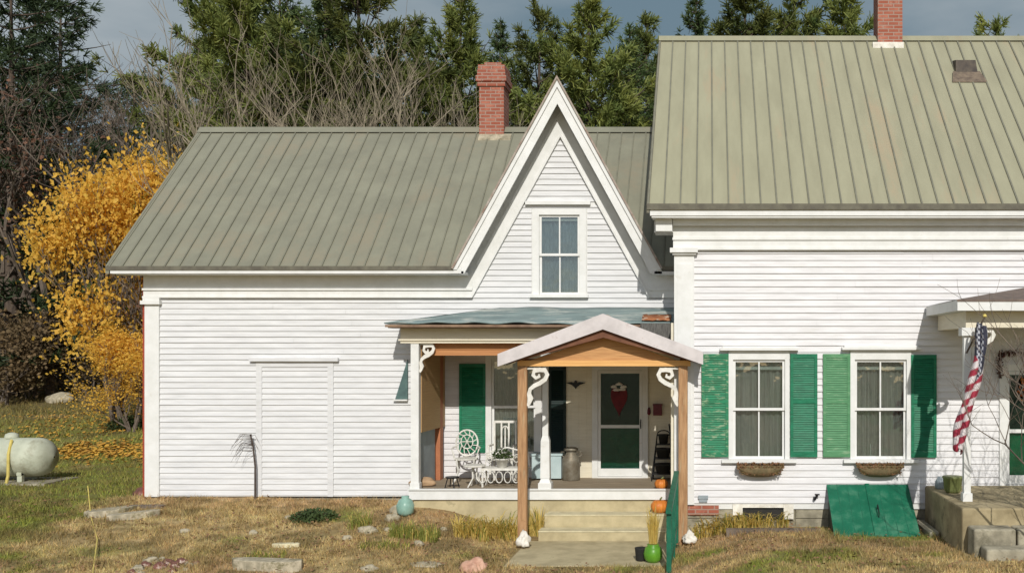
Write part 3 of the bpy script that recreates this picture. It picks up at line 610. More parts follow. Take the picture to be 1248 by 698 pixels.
# back wall with openings
PW = rect(598, 438, 654, 553, YB); PD = rect(729, 451, 783, 578.5, YB); PD = (PD[0], PD[1], ZF + .03, PD[3])
b = MB(); xz_holes(b, -5.2, XR, ZF, 3.1, YB, YB + .12, [PW, PD]); obj('wall', b, M['trim'], H)
b = MB(); clap(b, -5.14, PX(690, YB), ZF, 2.95, YB, [big(PW, .02)], .112); obj('clapboard_siding', b, M['clap'], H)
b = MB(); b.box(PX(690, YB), XR, YB - .02, YB - .001, ZF, 2.95) if False else xz_holes(b, PX(690, YB), XR, ZF, 2.95, YB - .02, YB - .001, [PD])
for px in np.arange(696, 826, 9.5):
    if not (722 < px < 791): b.box(PX(px, YB) - .004, PX(px, YB) + .004, YB - .026, YB - .0205, ZF, 2.95)
tag(obj('wall', b, M['cream'], H), 'cream boarded wall around the porch door')
b = MB(); b.box(-5.26, -5.2, YW + .15, YB, ZF, 3.1); obj('wall', b, M['clap'], H)
b = MB(); b.box(XR - .06, XR - .001, YM + .05, YB, -.5, 3.1); obj('wall', b, M['cream'], H)
# lower side screen: blue-grey panel and terracotta post
b = MB(); b.box(-5.18, -5.14, YP + .12, 19.0, ZF + .02, 1.2); obj('side_panel', b, M['bluegrey'], H)
b = MB(); b.box(-5.19, -5.07, 19.1, 19.3, ZF, 2.9); tag(obj('porch_post', b, M['terra'], H), 'terracotta brown post at the back corner of the porch')
# floor
b = MB(); r = random.Random(5); y = YP + .04
while y < YB:
    b.box(-5.22, XR - .02, y + .003, min(y + .12, YB), ZF - .04, ZF + r.uniform(-.002, .002)); y += .12
b.box(-5.2, XR - .02, YP + .06, YB, ZF - .12, ZF - .041); obj('porch_floor', b, M['deck'], H)
b = MB(); b.box(PX(498, YP), XR - .003, YP, YP + .038, PZ(608.5, YP), PZ(597, YP)); b.box(PX(497, YP), XR - .003, YP - .03, YP + .05, PZ(597, YP) + .002, PZ(597, YP) + .025); obj('floor_fascia', b, M['trim'], H)
b = MB(); b.box(PX(503, YP) - .0, XR - .06, YP + .05, YP + .2, -.8, PZ(608.6, YP)); obj('porch_base', b, M['conc'], H)
# beam / ceiling
b = MB(); b.box(PX(488, YP), XR - .003, YP, YP + .14, BZ0, BZ1); b.box(PX(486, YP), XR - .003, YP - .03, YP - .001, PZ(415, YP), PZ(413, YP)); b.box(-5.34, -5.2, YP + .141, YW - .03, BZ0 + .02, BZ1 - .02); obj('porch_beam', b, M['cream'], H)
b = MB(); b.box(-5.18, XR - .004, YP + .15, YB, 2.96, 2.99); obj('porch_ceiling', b, M['pine'], H)
# roof
def sheet_roof():
    b = MB(); n, mlines = 60, 6
    xl0, xl1 = PX(468, 17.35), PX(610, YW); zf, zb = PZ(393, 17.35), PZ(374.5, YW)
    for j in range(mlines + 1):
        t = j / mlines; y = 17.35 + (YW - .03 - 17.35) * t
        for i in range(n + 1):
            s = i / n; x = (xl0 + (XR - .005 - xl0) * s) * (1 - t) + (xl1 + (XR - .005 - xl1) * s) * t
            b.v.append((x, y, zf + (zb - zf) * t + .018 * mn.noise(Vector((x * 1.7, y * 2.5, 3))) + (0.012 * math.sin(x * 9) if j == 0 else 0)))
    for j in range(mlines):
        for i in range(n): a = j * (n + 1) + i; b.f.append((a, a + 1, a + n + 2, a + n + 1))
    # left hip triangle and eave thickness
    o = len(b.v); b.v += [(xl0, 17.35, zf - .03), (xl0, YW - .03, zf - .02)]; b.f.append((0, mlines * (n + 1), o + 1))
    return b, xl0, zf
b, xl0, zf = sheet_roof(); pr = obj('porch_roof', b, M['porchroof'], H, True); tag(pr, 'low teal-grey metal porch roof with rust')
md = pr.modifiers.new('t', 'SOLIDIFY'); md.thickness = .02; md.offset = -1
b = MB(); b.box(xl0 + .01, XR - .004, 17.37, 17.40, zf - .075, zf - .035); b.box(xl0 + .05, XR - .004, 17.402, YP - .031, zf - .09, zf - .065); fixn(obj('porch_eave', b, mat('brown_eave', (.30, .20, .13), (.16, .10, .07), 5, .8), pr))
b = MB(); x = PX(500, 17.4)
r = random.Random(9)
while x < PX(822, 17.4): 
    wd = r.uniform(.25, .5); y0 = r.uniform(17.45, 17.8); 
    b.box(x, min(x + .012, XR), 17.36, 18.2, zf + .0, zf + .001) if False else None; x += wd
# rusty patch: bent plate
b = MB(); xa, xb = PX(783, 17.6), PX(818, 17.6)
for i in range(9):
    for j in range(4):
        t = i / 8; u = j / 3; y = 17.38 + .35 * u; b.v.append((xa + (xb - xa) * t, y, zf + (y - 17.35) * .315 + .018 + .02 * mn.noise(Vector((i * .9, j * .8, 2))) + .02))
for i in range(8):
    for j in range(3): a = i * 4 + j; b.f.append((a, a + 4, a + 5, a + 1))
o = obj('roof_patch', b, M['rust'], pr, True); md = o.modifiers.new('t', 'SOLIDIFY'); md.thickness = .012; tag(o, 'rusty bent sheet patch on the porch roof')
b = MB(); b.blob((PX(737, 17.5), 17.5, zf + .09), (.11, .09, .05), 3); obj('roof_patch', b, M['rust'], pr, True)
b = MB(); b.add([(PX(780, 17.2), 17.34, zf - .01), (XR - .004, 17.34, zf - .01), (XR - .004, 17.30, PZ(417, 17.3)), (PX(780, 17.2), 17.30, PZ(417, 17.3))], [(0, 1, 2, 3)]); o = obj('shade_skirt', b, M['shingle_shade'], pr); md = o.modifiers.new('t', 'SOLIDIFY'); md.thickness = .02; tag(o, 'dark skirt standing in for shade on the porch fascia beside the main block')  # dark sheet stands in for the main block's shade on the fascia
# posts
def turned(x, y, z0, z1, w0=.19):
    b = MB(); s = w0 / .19
    def sq(a, c, h0, h1):
        b.add([(x - a, y - a, h0), (x + a, y - a, h0), (x + a, y + a, h0), (x - a, y + a, h0), (x - c, y - c, h1), (x + c, y - c, h1), (x + c, y + c, h1), (x - c, y + c, h1)], [(0, 1, 5, 4), (1, 2, 6, 5), (2, 3, 7, 6), (3, 0, 4, 7), (4, 5, 6, 7), (3, 2, 1, 0)])
    sq(.115 * s, .115 * s, z0, z0 + .12); sq(.10 * s, .07 * s, z0 + .12, z0 + .2); sq(.082 * s, .075 * s, z0 + .2, z0 + .85)
    sq(.075 * s, .05 * s, z0 + .85, z0 + .95); sq(.05 * s, .045 * s, z0 + .95, z1 - .35); sq(.045 * s, .075 * s, z1 - .35, z1 - .28); sq(.075 * s, .075 * s, z1 - .28, z1)
    return b
tag(obj('porch_post', turned(PX(665, YP + .1), YP + .1, ZF, BZ0), M['trim'], H), 'white tapered porch post standing mid-porch')
b = MB(); x = PX(506, YP); b.box(x - .085, x + .055, YP + .02, YP + .15, ZF, BZ0); b.box(x - .10, x + .07, YP + .01, YP + .16, ZF, ZF + .12); tag(obj('porch_post', b, M['trim'], H), 'white square post at the left end of the porch')
def scroll(x, y, z, s, m, w=.36, h=.62, par=H, label=None):
    """scroll-sawn bracket: foot on the post at (x,z-h), top reaching out by w*s"""
    b = MB(); P = [(0, -h), (.03, -h * .93), (.055, -h * .8), (.03, -h * .68), (.05, -h * .56), (.12, -h * .47), (.22, -h * .40), (.31, -h * .30), (.345, -h * .18), (.31, -h * .07), (.22, -.03), (.12, -.05), (.10, -.12), (.15, -.165), (.21, -.14), (.2, -.1)]
    n = len(P); wdt = [.025, .03, .05, .035, .03, .034, .036, .036, .034, .034, .036, .034, .03, .028, .024, .012]
    L_, R_ = [], []
    for i, (a, c) in enumerate(P):
        p0 = P[max(i - 1, 0)]; p1 = P[min(i + 1, n - 1)]; dx, dz_ = p1[0] - p0[0], p1[1] - p0[1]; l = math.hypot(dx, dz_); nx, nz_ = -dz_ / l, dx / l
        L_.append((x + s * (a + nx * wdt[i]) * w / .36, z + c + nz_ * wdt[i])); R_.append((x + s * (a - nx * wdt[i]) * w / .36, z + c - nz_ * wdt[i]))
    for i in range(n - 1):
        b.prism([L_[i], L_[i + 1], R_[i + 1], R_[i]], y - .02, y + .02)
    b.box(min(x, x + s * w * .9), max(x, x + s * w * .9), y - .018, y + .018, z - .025, z)
    o = fixn(obj('scroll_bracket', b, m, par))
    if label: tag(o, label)
scroll(PX(510, YP), YP + .08, BZ0 - .005, 1, M['iron'], .26, .5)
# dark triangle added in the shape of a cast shadow, left of the porch
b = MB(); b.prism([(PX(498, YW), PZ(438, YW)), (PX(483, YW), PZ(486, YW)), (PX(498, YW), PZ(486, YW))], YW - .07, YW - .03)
tag(fixn(obj('shadow_triangle_piece', b, mat('teal_shadow_tone', (.10, .17, .16), (.06, .10, .10), 6, .7), H)), 'dark teal triangle standing in for a shadow beside the left porch post')
b = MB(); b.box(PX(481, YW), PX(498, YW), YW - .10, YW - .025, PZ(488, YW), PZ(486.2, YW)); obj('shadow_triangle_piece', b, M['trim'], H)  # white strip added along the lower edge of the shadow shape
# porch window, shutters, door
window(*PW, YB, M['glass'], M['curtain'], .20, casing=.12, cap=.10, sill=.08, label='porch window behind the white chairs', muntin=False, headh=.10)
shutter(560, 443, 592, 551, YB - .026, M['green'], 'green shutter on the porch wall, left of the porch window')
shutter(669, 447, 690, 553, YB - .026, M['greendark'], 'very dark green shutter on the porch wall behind the white post')
def door(x0, x1, z0, z1, y, label, lower, top_dark=True, split=.47):
    b = MB(); c = .11
    b.box(x0 - c, x0, y - .05, y + .1, z0 - .03, z1 + c); b.box(x1, x1 + c, y - .05, y + .1, z0 - .03, z1 + c); b.box(x0, x1, y - .048, y + .1, z1, z1 + c); b.box(x0, x1, y - .06, y + .1, z0 - .03, z0)
    d = obj('door', b, M['trim'], H); tag(d, label)
    f = .055; zs = z0 + (z1 - z0) * split
    b = MB(); b.box(x0 + .004, x0 + f, y - .035, y + .005, z0 + .005, z1 - .005); b.box(x1 - f, x1 - .004, y - .035, y + .005, z0 + .005, z1 - .005)
    b.box(x0 + f, x1 - f, y - .034, y + .004, z0 + .005, z0 + .15); b.box(x0 + f, x1 - f, y - .034, y + .004, z1 - .06, z1 - .005); b.box(x0 + f, x1 - f, y - .034, y + .004, zs - .03, zs + .03)
    obj('storm_frame', b, M['trim'], d)
    b = MB(); b.box(x0 + f, x1 - f, y - .018, y - .014, z0 + .15, zs - .03); b.box(x0 + f, x1 - f, y - .018, y - .014, zs + .03, z1 - .06); obj('pane', b, M['glass2'], d)
    b = MB(); b.box(x0, x1, y + .05, y + .09, z0, z1); 
    for q0, q1 in ((.08, .42), (.58, .92)):
        b.box(x0 + (x1 - x0) * q0, x0 + (x1 - x0) * q1, y + .035, y + .05, z0 + .2, z0 + .75)
    obj('inner_door', b, lower, d)
    b = MB(); b.box(x0 + .06, x1 - .06, y + .035, y + .049, zs + .04, z1 - .07); obj('door_glass', b, M['black'], d)
    b = MB(); b.tube([(x1 - .03, y - .04, zs - .03), (x1 - .03, y - .085, zs + .0), (x1 - .03, y - .085, zs + .10), (x1 - .03, y - .04, zs + .13)], .012, 6); obj('handle', b, M['black'], d)
    return d
door(*PD, YB - .025, 'white storm door with green inner door in the recessed porch', mat('dark_green_door', (.02, .17, .11), (.015, .12, .08), 4, .4))
door(*DR, YM, 'white storm door with green lower panel under the right portico', mat('green_front_door', (.03, .32, .16), (.02, .26, .12), 4, .4))
# ------------------------------------------------------------ canopy (part of the house)
YC = 16.2; cx_ = PX(735, YC); zap = PZ(383, YC); cxl, cxr = PX(607, YC), PX(857, YC); zel = PZ(432, YC); TH = PZ(383, YC) - PZ(403, YC)
sl_ = (zap - zel) / (cx_ - cxl)
b = MB(); b.slab([(cxl, YC, zel), (cx_, YC, zap), (cx_, 17.38, zap), (cxl, 17.38, zel)], .05)
zr_ = lambda x: zap - sl_ * abs(x - cx_)
b.slab([(cx_, YC, zap), (cxr, YC, zr_(cxr)), (cxr, YM - .065, zr_(cxr)), (cx_, YM - .065, zap)], .05)
b.slab([(cx_, YM - .066, zap), (XR - .08, YM - .066, zr_(XR - .08)), (XR - .08, 17.3, zr_(XR - .08)), (cx_, 17.3, zap)], .05)
co = fixn(obj('canopy_roof', b, M['shingle_shade'], H)); tag(co, 'dark shingled gable canopy over the front steps')
b = MB()
for s, xe in ((-1, cxl), (1, cxr)):
    b.prism([(cx_, zap + .012), (xe, zr_(xe) + .012), (xe, zr_(xe) - .19), (cx_, zap - .24)][::s], YC - .04, YC - .001)
fixn(obj('bargeboard', b, M['pinkwhite'], co))
b = MB(); zbm = PZ(446, YC + .2)
for s in (-1, 1):
    xe = cx_ + s * 1.52
    b.prism([(cx_, zap - .055), (xe, zr_(xe) - .055), (xe, zr_(xe) - .20), (cx_, zap - .37)][::s], YC + .03, YC + .25)
fixn(obj('soffit', b, M['soffit'], co))
b = MB(); b.prism([(cx_ - 1.30, PZ(446, YC + .27)), (cx_ + 1.25, PZ(446, YC + .27)), (cx_ + 1.25, PZ(441, YC + .27)), (cx_, PZ(409, YC + .27)), (cx_ - 1.30, PZ(441, YC + .27))], YC + .27, YC + .30)
gp = fixn(obj('gable_panel', b, M['pine'], co))
b = MB(); b.box(cx_ - 1.42, cx_ + 1.40, YC + .24, YC + .268, PZ(446, YC + .24), PZ(439, YC + .24)); obj('trim_board', b, mat('yellow_pine_board', (.80, .46, .17), (.68, .36, .12), 3, .6, .002, (.5, 1, 10)), co)
YCP = 16.5; xpl, xpr = PX(637, YCP), PX(832.5, YCP)
b = MB(); b.box(xpl - .05, xpl + .05, YCP + .06, 17.6, zbm - .02, zbm + .12); obj('side_beam', b, M['soffit'], co); b = MB(); b.box(xpr - .05, xpr + .05, YCP + .06, YM - .07, zbm - .02, zbm + .12); obj('side_beam', b, M['soffit'], co)
for k, (x, lb) in enumerate(((xpl, 'raw brown wooden canopy post left of the steps'), (xpr, 'raw brown wooden canopy post right of the steps'))):
    b = MB(); b.box(x - .075, x + .075, YCP - .06, YCP + .06, -.62, PZ(447, YCP) + .03); o = obj('canopy_post', b, M['post'], co); tag(o, lb)
    md = o.modifiers.new('bv', 'BEVEL'); md.width = .012
scroll(xpl + .078, YCP, PZ(448, YCP), 1, M['iron'], .34, .62, co); scroll(xpr - .078, YCP, PZ(448, YCP), -1, M['iron'], .34, .62, co)
# steps
xs0, xs1 = PX(664, 17.3), PX(818, 17.3)
b = MB(); b.box(xs0, XR - .03, 17.3, YP + .049, -.8, PZ(628, 17.3)); o = obj('concrete_step', b, M['conc'], H)
b = MB(); b.box(xs0 - .05, XR - .03, 16.95, 17.299, -.8, PZ(648, 16.95)); o2 = obj('concrete_step', b, M['conc'], H)
for q, oo, (x0_, yy, zz) in ((0, o, (xs0, 17.3, PZ(628, 17.3))), (1, o2, (xs0 - .05, 16.95, PZ(648, 16.95)))):
    b = MB(); b.box(x0_ - .004, XR - .028, yy - .012, yy + .35 - .002 * 6, zz + .001, zz + .022); obj('tread', b, M['concedge'], oo)
b = MB(); x0_, x1_ = -3.03, -.62
b.box(x0_, x1_, 14.93, 16.949, -.72, -.55); o = obj('walkway', b, M['conc']); tag(o, kind='structure')
md = o.modifiers.new('bv', 'BEVEL'); md.width = .02; md.segments = 2
# ------------------------------------------------------------ right portico
PF = 14.64; px0 = 3.61; pxe = 7.1; pz = 3.37; pzb = 3.42
b = MB(); top = 3.70
b.slab([(px0, PF, pz), (pxe, PF, pz), (pxe - 1.75, YM - .06, top), (px0 + 1.75, YM - .06, top)], .03)
b.add([(px0, PF, pz), (px0 + 1.75, YM - .06, top), (px0, YM - .06, pz)], [(0, 1, 2)]); b.add([(pxe, PF, pz), (pxe - 1.75, YM - .06, top), (pxe, YM - .06, pz)], [(0, 2, 1)])
pt = obj('portico_roof', b, mat('brown_shingle', (.21, .16, .13), (.13, .10, .085), 8, .9, .006), H); tag(pt, 'brown hipped roof of the right portico')
b = MB(); b.box(px0 + .01, pxe - .01, PF + .01, PF + .06, pz - .16, pz - .004); b.box(px0 + .01, px0 + .06, PF + .06, YM - .06, pz - .16, pz - .004); b.box(pxe - .06, pxe - .01, PF + .06, YM - .06, pz - .16, pz - .004)
b.box(px0 + .06, pxe - .06, PF + .06, YM - .062, pz - .16, pz - .13); obj('fascia', b, M['trim'], pt)
b = MB(); b.box(px0 + .2, pxe - .2, PF + .28, PF + .42, pz - .40, pz - .161); b.box(px0 + .2, px0 + .34, PF + .42, YM - .06, pz - .40, pz - .161); b.box(pxe - .34, pxe - .2, PF + .42, YM - .06, pz - .40, pz - .161); obj('portico_beam', b, M['cream'], pt)
ZST = .40
for x in (PX(1178, 15.0), pxe - .27):
    b = MB(); b.box(x - .05, x + .05, 14.95, 15.05, ZST, pz - .401); b.box(x - .07, x + .07, 14.93, 15.07, ZST, ZST + .12); b.box(x - .095, x + .095, 14.90, 15.10, pz - .52, pz - .402); obj('portico_post', b, M['trim'], pt)
scroll(PX(1178, 15.0) + .072, 15.0, pz - .405, 1, M['iron'], .34, .55, pt)
b = MB(); r = random.Random(4)
b.box(3.6, 7.2, 14.3, YM - .03, -.5, ZST); st = obj('stoop', b, mat('stained_concrete', (.46, .38, .23), (.26, .21, .12), 2.2, .95, .012, c3=(.08, .07, .045), c3s=1.8, c3lo=.56, c3hi=.68), H); tag(st, 'rough concrete stoop under the right portico'); md = st.modifiers.new('bv', 'BEVEL'); md.width = .03; md.segments = 2
b = MB()
for z0_, z1_, y0_, x0_ in ((-.5, .17, 13.95, 3.66), (-.5, -.04, 13.6, 3.74)):
    x = x0_
    while x < 7.0:
        wd = r.uniform(.5, .95); b.box(x + .01, x + wd - .01, y0_ + r.uniform(-.03, .03), 14.298 if y0_ > 13.7 else 13.92, z0_, z1_ + r.uniform(-.02, .015)); x += wd
o = obj('stone_step', b, M['stone'], H); md = o.modifiers.new('bv', 'BEVEL'); md.width = .035; md.segments = 3
# ------------------------------------------------------------ things on/around the house
# roll-up blinds
b = MB(); b.tube([(PX(526, YP + .2), YP + .22, PZ(424, YP + .2)), (PX(640, YP + .2), YP + .22, PZ(424, YP + .2))], .065, 12); b.box(PX(526, YP + .2), PX(640, YP + .2), YP + .17, YP + .19, PZ(433, YP + .2), PZ(417, YP + .2))
rb = tag(obj('roll_up_blind', b, M['bamboo'], None, org=(-4, YP + .2, 2.7)), 'orange-brown bamboo blind rolled up under the porch beam', 'blind')
b = MB(); b.box(-5.10, -5.07, YP + .17, YB - .06, PZ(527, YP + .1), 2.9)
tag(obj('roll_up_blind', b, M['bamboo2'], None, org=(-5.1, 18.6, 1.2)), 'tan bamboo blind let down across the left side of the porch', 'blind')
# storm door ornament: red heart bow
t = thing('door_wreath', 'dark red heart-shaped wreath with pale bow on the porch door', 'wreath', (PX(755, YB), YB - .08, 1.75))
b = MB(); cxh, cyh = PX(755, YB), YB - .075
hp = [(cxh + .16 * (16 * math.sin(a) ** 3) / 16, PZ(486, YB) + .025 * (13 * math.cos(a) - 5 * math.cos(2 * a) - 2 * math.cos(3 * a) - math.cos(4 * a)) * .8) for a in np.linspace(0, 6.28, 28)[:-1]]
b.prism(hp, cyh - .03, cyh + .02); fixn(obj('heart', b, M['redheart'], t))
b = MB()
for k, (dx, dz_) in enumerate(((-.09, .0), (.09, .0), (0, .05), (-.05, -.06), (.06, -.05))): b.blob((cxh + dx, cyh - .035, PZ(471, YB) + dz_), (.06, .03, .035), k, .4, 2)
obj('bow', b, M['iron'], t)
# eagle ornament
b = MB(); ex, ez = PX(702, YB), PZ(468, YB)
b.prism([(ex - .19, ez + .03), (ex - .08, ez - .01), (ex - .03, ez - .05), (ex, ez - .09), (ex + .03, ez - .05), (ex + .08, ez - .01), (ex + .19, ez + .03), (ex + .08, ez + .045), (ex + .03, ez + .03), (ex + .01, ez + .075), (ex - .02, ez + .07), (ex - .03, ez + .03), (ex - .08, ez + .045)], YB - .06, YB - .03)
tag(fixn(obj('eagle_plaque', b, M['black'], None, org=(ex, YB, ez))), 'small dark spread-winged eagle plaque on the wall left of the porch door', 'ornament')
# mailbox + lamp
t = thing('mailbox', 'small dark red mailbox on the wall right of the porch door', 'mailbox', (PX(801, YB), YB - .1, PZ(505, YB)))
b = MB(); b.pbox(796, 494, 806.5, 506, YB - .12, .09); obj('box', b, M['redbox'], t); b = MB(); b.box(PX(795.5, YB - .13), PX(807, YB - .13), YB - .135, YB - .03, PZ(494, YB - .12) + .001, PZ(492, YB - .12)); obj('lid', b, M['redbox'], t)
t = thing('doorbell', 'tiny dark lantern bell beside the porch door handle', 'doorbell', (PX(791, YB), YB - .05, PZ(505, YB)))
b = MB(); b.lathe([(.02, 0), (.035, .03), (.03, .10), (.012, .13)], (PX(791, YB), YB - .07, PZ(505, YB)), 8); obj('bell', b, M['redbox'], t)
b = MB(); b.box(PX(791, YB) - .02, PX(791, YB) + .02, YB - .045, YB - .021, PZ(503, YB), PZ(496, YB)); obj('back_plate', b, M['black'], t)
# milk can
t = thing('milk_can', 'old metal milk can left of the porch door', 'milk can', (PX(696, 19.1), 19.1, ZF))
c = (PX(696, 19.1), 19.1, ZF)
b = MB(); b.lathe([(.16, 0), (.17, .02), (.17, .36), (.16, .42), (.10, .50), (.10, .55)], c, 24); obj('body', b, M['can'], t, True)
b = MB(); b.lathe([(.10, .551), (.135, .56), (.135, .60), (.09, .62)], c, 24); obj('lid', b, M['can'], t, True)
for s in (-1, 1): b = MB(); b.tube([(c[0] + s * .14, c[1], c[2] + .44), (c[0] + s * .19, c[1], c[2] + .47), (c[0] + s * .19, c[1], c[2] + .53), (c[0] + s * .12, c[1], c[2] + .54)], .012, 6); obj('handle', b, M['can'], t)
# pale blue chest
t = thing('storage_chest', 'pale blue wooden chest behind the white porch post', 'chest', (PX(668, 19.2), 19.2, ZF))
b = MB(); b.box(PX(648, 19.1), PX(684, 19.1), 19.1, 19.42, ZF + .03, ZF + .46); obj('body', b, M['paleblue'], t); b = MB(); b.box(PX(646.5, 19.1), PX(685.5, 19.1), 19.08, 19.43, ZF + .461, ZF + .50); obj('lid', b, M['paleblue'], t)
# tiered black rack
t = thing('plant_stand', 'black metal tiered plant stand right of the porch door', 'plant stand', (PX(808, 19.0), 19.0, ZF))
xc = PX(808, 19.0)
for k, (z, hw_) in enumerate(((.12, .20), (.40, .17), (.66, .13))):
    b = MB(); b.box(xc - hw_, xc + hw_, 18.95 + k * .07, 19.3, ZF + z, ZF + z + .02); obj('shelf', b, M['black'], t)
for s in (-1, 1): b = MB(); b.tube([(xc + s * .21, 18.92, ZF), (xc + s * .12, 19.25, ZF + .85)], .013, 6); b.tube([(xc + s * .2, 19.3, ZF), (xc + s * .12, 19.25, ZF + .85)], .011, 6); obj('leg', b, M['black'], t)
b = MB(); b.tube([(xc + .12 * math.cos(a), 19.25, ZF + .85 + .08 * math.sin(a)) for a in np.linspace(0, math.pi, 9)], .012, 6); obj('top_arch', b, M['black'], t)
for k, (z, rr) in enumerate(((.14, .16), (.42, .14), (.68, .10))):
    lbs = ('low', 'middle', 'top'); p = (xc, 19.06 + k * .07, ZF + z)
    b = MB(); b.lathe([(rr * .75, 0), (rr, .15), (rr * 1.08, .15), (rr * 1.08, .18), (rr * .9, .18)], p, 16)
    tag(obj('black_pot', b, M['black2'], None, True, org=p), ['wide black pot on the lowest tier of the black stand', 'black pot on the middle tier of the black stand', 'smallest black pot on the top tier of the black stand'][k], 'pot', 'black pots on the tiered stand')
# leaning broom
t = thing('broom', 'black-handled broom leaning at the right end of the porch', 'broom', (PX(824, 18.0), 18.0, ZF))
b = MB(); b.tube([(PX(826, 18.0), 18.0, ZF + .2), (PX(815, 18.3), 18.4, PZ(517, 18.3))], .016, 6); obj('handle', b, M['black'], t)
b = MB(); b.prism([(PX(826, 18) - .14, ZF), (PX(826, 18) + .12, ZF), (PX(826, 18) + .04, ZF + .24), (PX(826, 18) - .05, ZF + .24)], 17.97, 18.03); fixn(obj('bristles', b, M['strap'], t))
# pumpkin
def pumpkin(c, r, label, m, group=None):
    t = thing('pumpkin', label, 'pumpkin', c, group); b = MB()
    b.lathe([(r * .35, 0), (r * .8, r * .15), (r, r * .6), (r * .98, r * .95), (r * .7, r * 1.35), (r * .25, r * 1.42), (r * .06, r * 1.35)], c, 40, .10, 10); obj('skin', b, m, t, True)
    b = MB(); b.tube([(c[0], c[1], c[2] + r * 1.3), (c[0] + .01, c[1], c[2] + r * 1.5), (c[0] + .04, c[1], c[2] + r * 1.75)], [.025, .018, .014], 6); obj('stem', b, M['olivepot'], t)
pumpkin((PX(804, 17.5), 17.5, PZ(628, 17.3) + .02), .155, 'large orange pumpkin on the top concrete step', M['pumpkin'])
pumpkin((PX(804.5, 17.45), 17.85, ZF), .12, 'smaller orange pumpkin at the porch floor edge above the large one', M['pumpkin'])
# chairs and table on porch
def iron_chair(c, label, rz):
    t = thing('garden_chair', label, 'chair', c)
    x, y, z = c; b = MB()
    el = [(x + .20 * math.cos(a), y + .2, z + .72 + .24 * math.sin(a)) for a in np.linspace(0, 6.283, 25)]; b.tube(el, .016, 6, False)
    el = [(x + .11 * math.cos(a), y + .2, z + .74 + .13 * math.sin(a)) for a in np.linspace(0, 6.283, 17)]; b.tube(el, .011, 5, False)
    for a in np.linspace(0, 6.283, 13)[:-1]: b.tube([(x + .11 * math.cos(a), y + .2, z + .74 + .13 * math.sin(a)), (x + .2 * math.cos(a + .3), y + .2, z + .72 + .24 * math.sin(a + .3))], .009, 4)
    for a in np.linspace(0, 6.283, 7)[:-1]: b.tube([(x, y + .2, z + .74), (x + .11 * math.cos(a), y + .2, z + .74 + .13 * math.sin(a))], .009, 4)
    obj('backrest', b, M['iron'], t)
    b = MB(); b.lathe([(.20, .42), (.22, .43), (.22, .45), (.20, .455)], c, 20); obj('seat', b, M['iron'], t)
    for sx in (-1, 1):
        for sy in (-1, 1): b = MB(); b.tube([(x + sx * .16, y + sy * .16, z + .43), (x + sx * .13, y + sy * .14, z + .22), (x + sx * .22, y + sy * .21, z)], [.018, .014, .016], 6); obj('leg', b, M['iron'], t)
        b = MB(); b.tube([(x + sx * .19, y + .2, z + .66), (x + sx * .25, y + .05, z + .64), (x + sx * .24, y - .13, z + .62), (x + sx * .19, y - .15, z + .44)], .014, 6); obj('armrest', b, M['iron'], t)
    t.rotation_euler = (0, 0, rz); return t
iron_chair((PX(568, 18.75), 18.75, ZF), 'white wrought iron chair with oval back in front of the green porch shutter', .15)
def lattice_chair(c, label):
    t = thing('garden_chair', label, 'chair', c); x, y, z = c
    b = MB()
    for dx in (-.20, -.07, .07, .20): b.box(x + dx - .015, x + dx + .015, y + .2, y + .225, z + .48, z + 1.10)
    for zz in (.50, 1.10): b.box(x - .215, x + .215, y + .199, y + .226, z + zz - .02, z + zz + .025)
    b.tube([(x + .07 * math.cos(a), y + .21, z + .9 + .12 * math.sin(a)) for a in np.linspace(0, math.pi, 9)], .013, 5); b.box(x - .012, x + .012, y + .2, y + .225, z + .55, z + 1.0)
    obj('backrest', b, M['iron'], t)
    b = MB(); b.box(x - .24, x + .24, y - .22, y + .22, z + .42, z + .46); obj('seat', b, M['iron'], t)
    for sx in (-1, 1):
        for sy in (-1, 1): b = MB(); b.box(x + sx * .2 - .02, x + sx * .2 + .02, y + sy * .18 - .02, y + sy * .18 + .02, z, z + .42); obj('leg', b, M['iron'], t)
        b = MB(); b.box(x + sx * .23 - .02, x + sx * .23 + .02, y - .2, y + .2, z + .66, z + .69); b.box(x + sx * .23 - .015, x + sx * .23 + .015, y - .2, y - .17, z + .46, z + .66); obj('armrest', b, M['iron'], t)
lattice_chair((PX(613, 18.9), 18.9, ZF), 'tall-backed white slatted chair in front of the porch window')
t = thing('settee', 'low white scrolled iron settee along the porch front', 'settee', (PX(605, 18.2), 18.2, ZF)); sx0, sx1 = PX(588, 18.2), PX(643, 18.2)
b = MB(); b.box(sx0, sx1, 18.05, 18.4, ZF + .30, ZF + .34); obj('seat', b, M['iron'], t)
b = MB(); b.tube([(sx0, 18.42, ZF + .3), (sx0 + .03, 18.42, ZF + .58), ((sx0 + sx1) / 2, 18.42, ZF + .68), (sx1 - .03, 18.42, ZF + .58), (sx1, 18.42, ZF + .3)], .016, 6)
for k in range(5):
    xc_ = sx0 + (sx1 - sx0) * (k + .5) / 5; b.tube([(xc_ + .07 * math.cos(a) * (1 - a / 14), 18.42, ZF + .47 + .09 * math.sin(a) * (1 - a / 14)) for a in np.linspace(0, 9, 22)], .010, 4)
obj('backrest', b, M['iron'], t)
b = MB()
for k in range(6): xa = sx0 + .03 + (sx1 - sx0 - .06) * k / 5; b.tube([(xa + .06 * math.cos(a), 18.05, ZF + .18 + .1 * math.sin(a)) for a in np.linspace(0, 6.283, 13)], .010, 4, False)
obj('apron', b, M['iron'], t)
for xx in (sx0 + .03, sx1 - .03):
    for yy in (18.07, 18.38): b = MB(); b.tube([(xx, yy, ZF + .31), (xx, yy, ZF)], .018, 6); obj('leg', b, M['iron'], t)
t = thing('side_table', 'small round white iron table between the oval-back chair and the settee', 'table', (PX(580, 18.15), 18.15, ZF)); c = (PX(578, 18.15), 18.15, ZF)
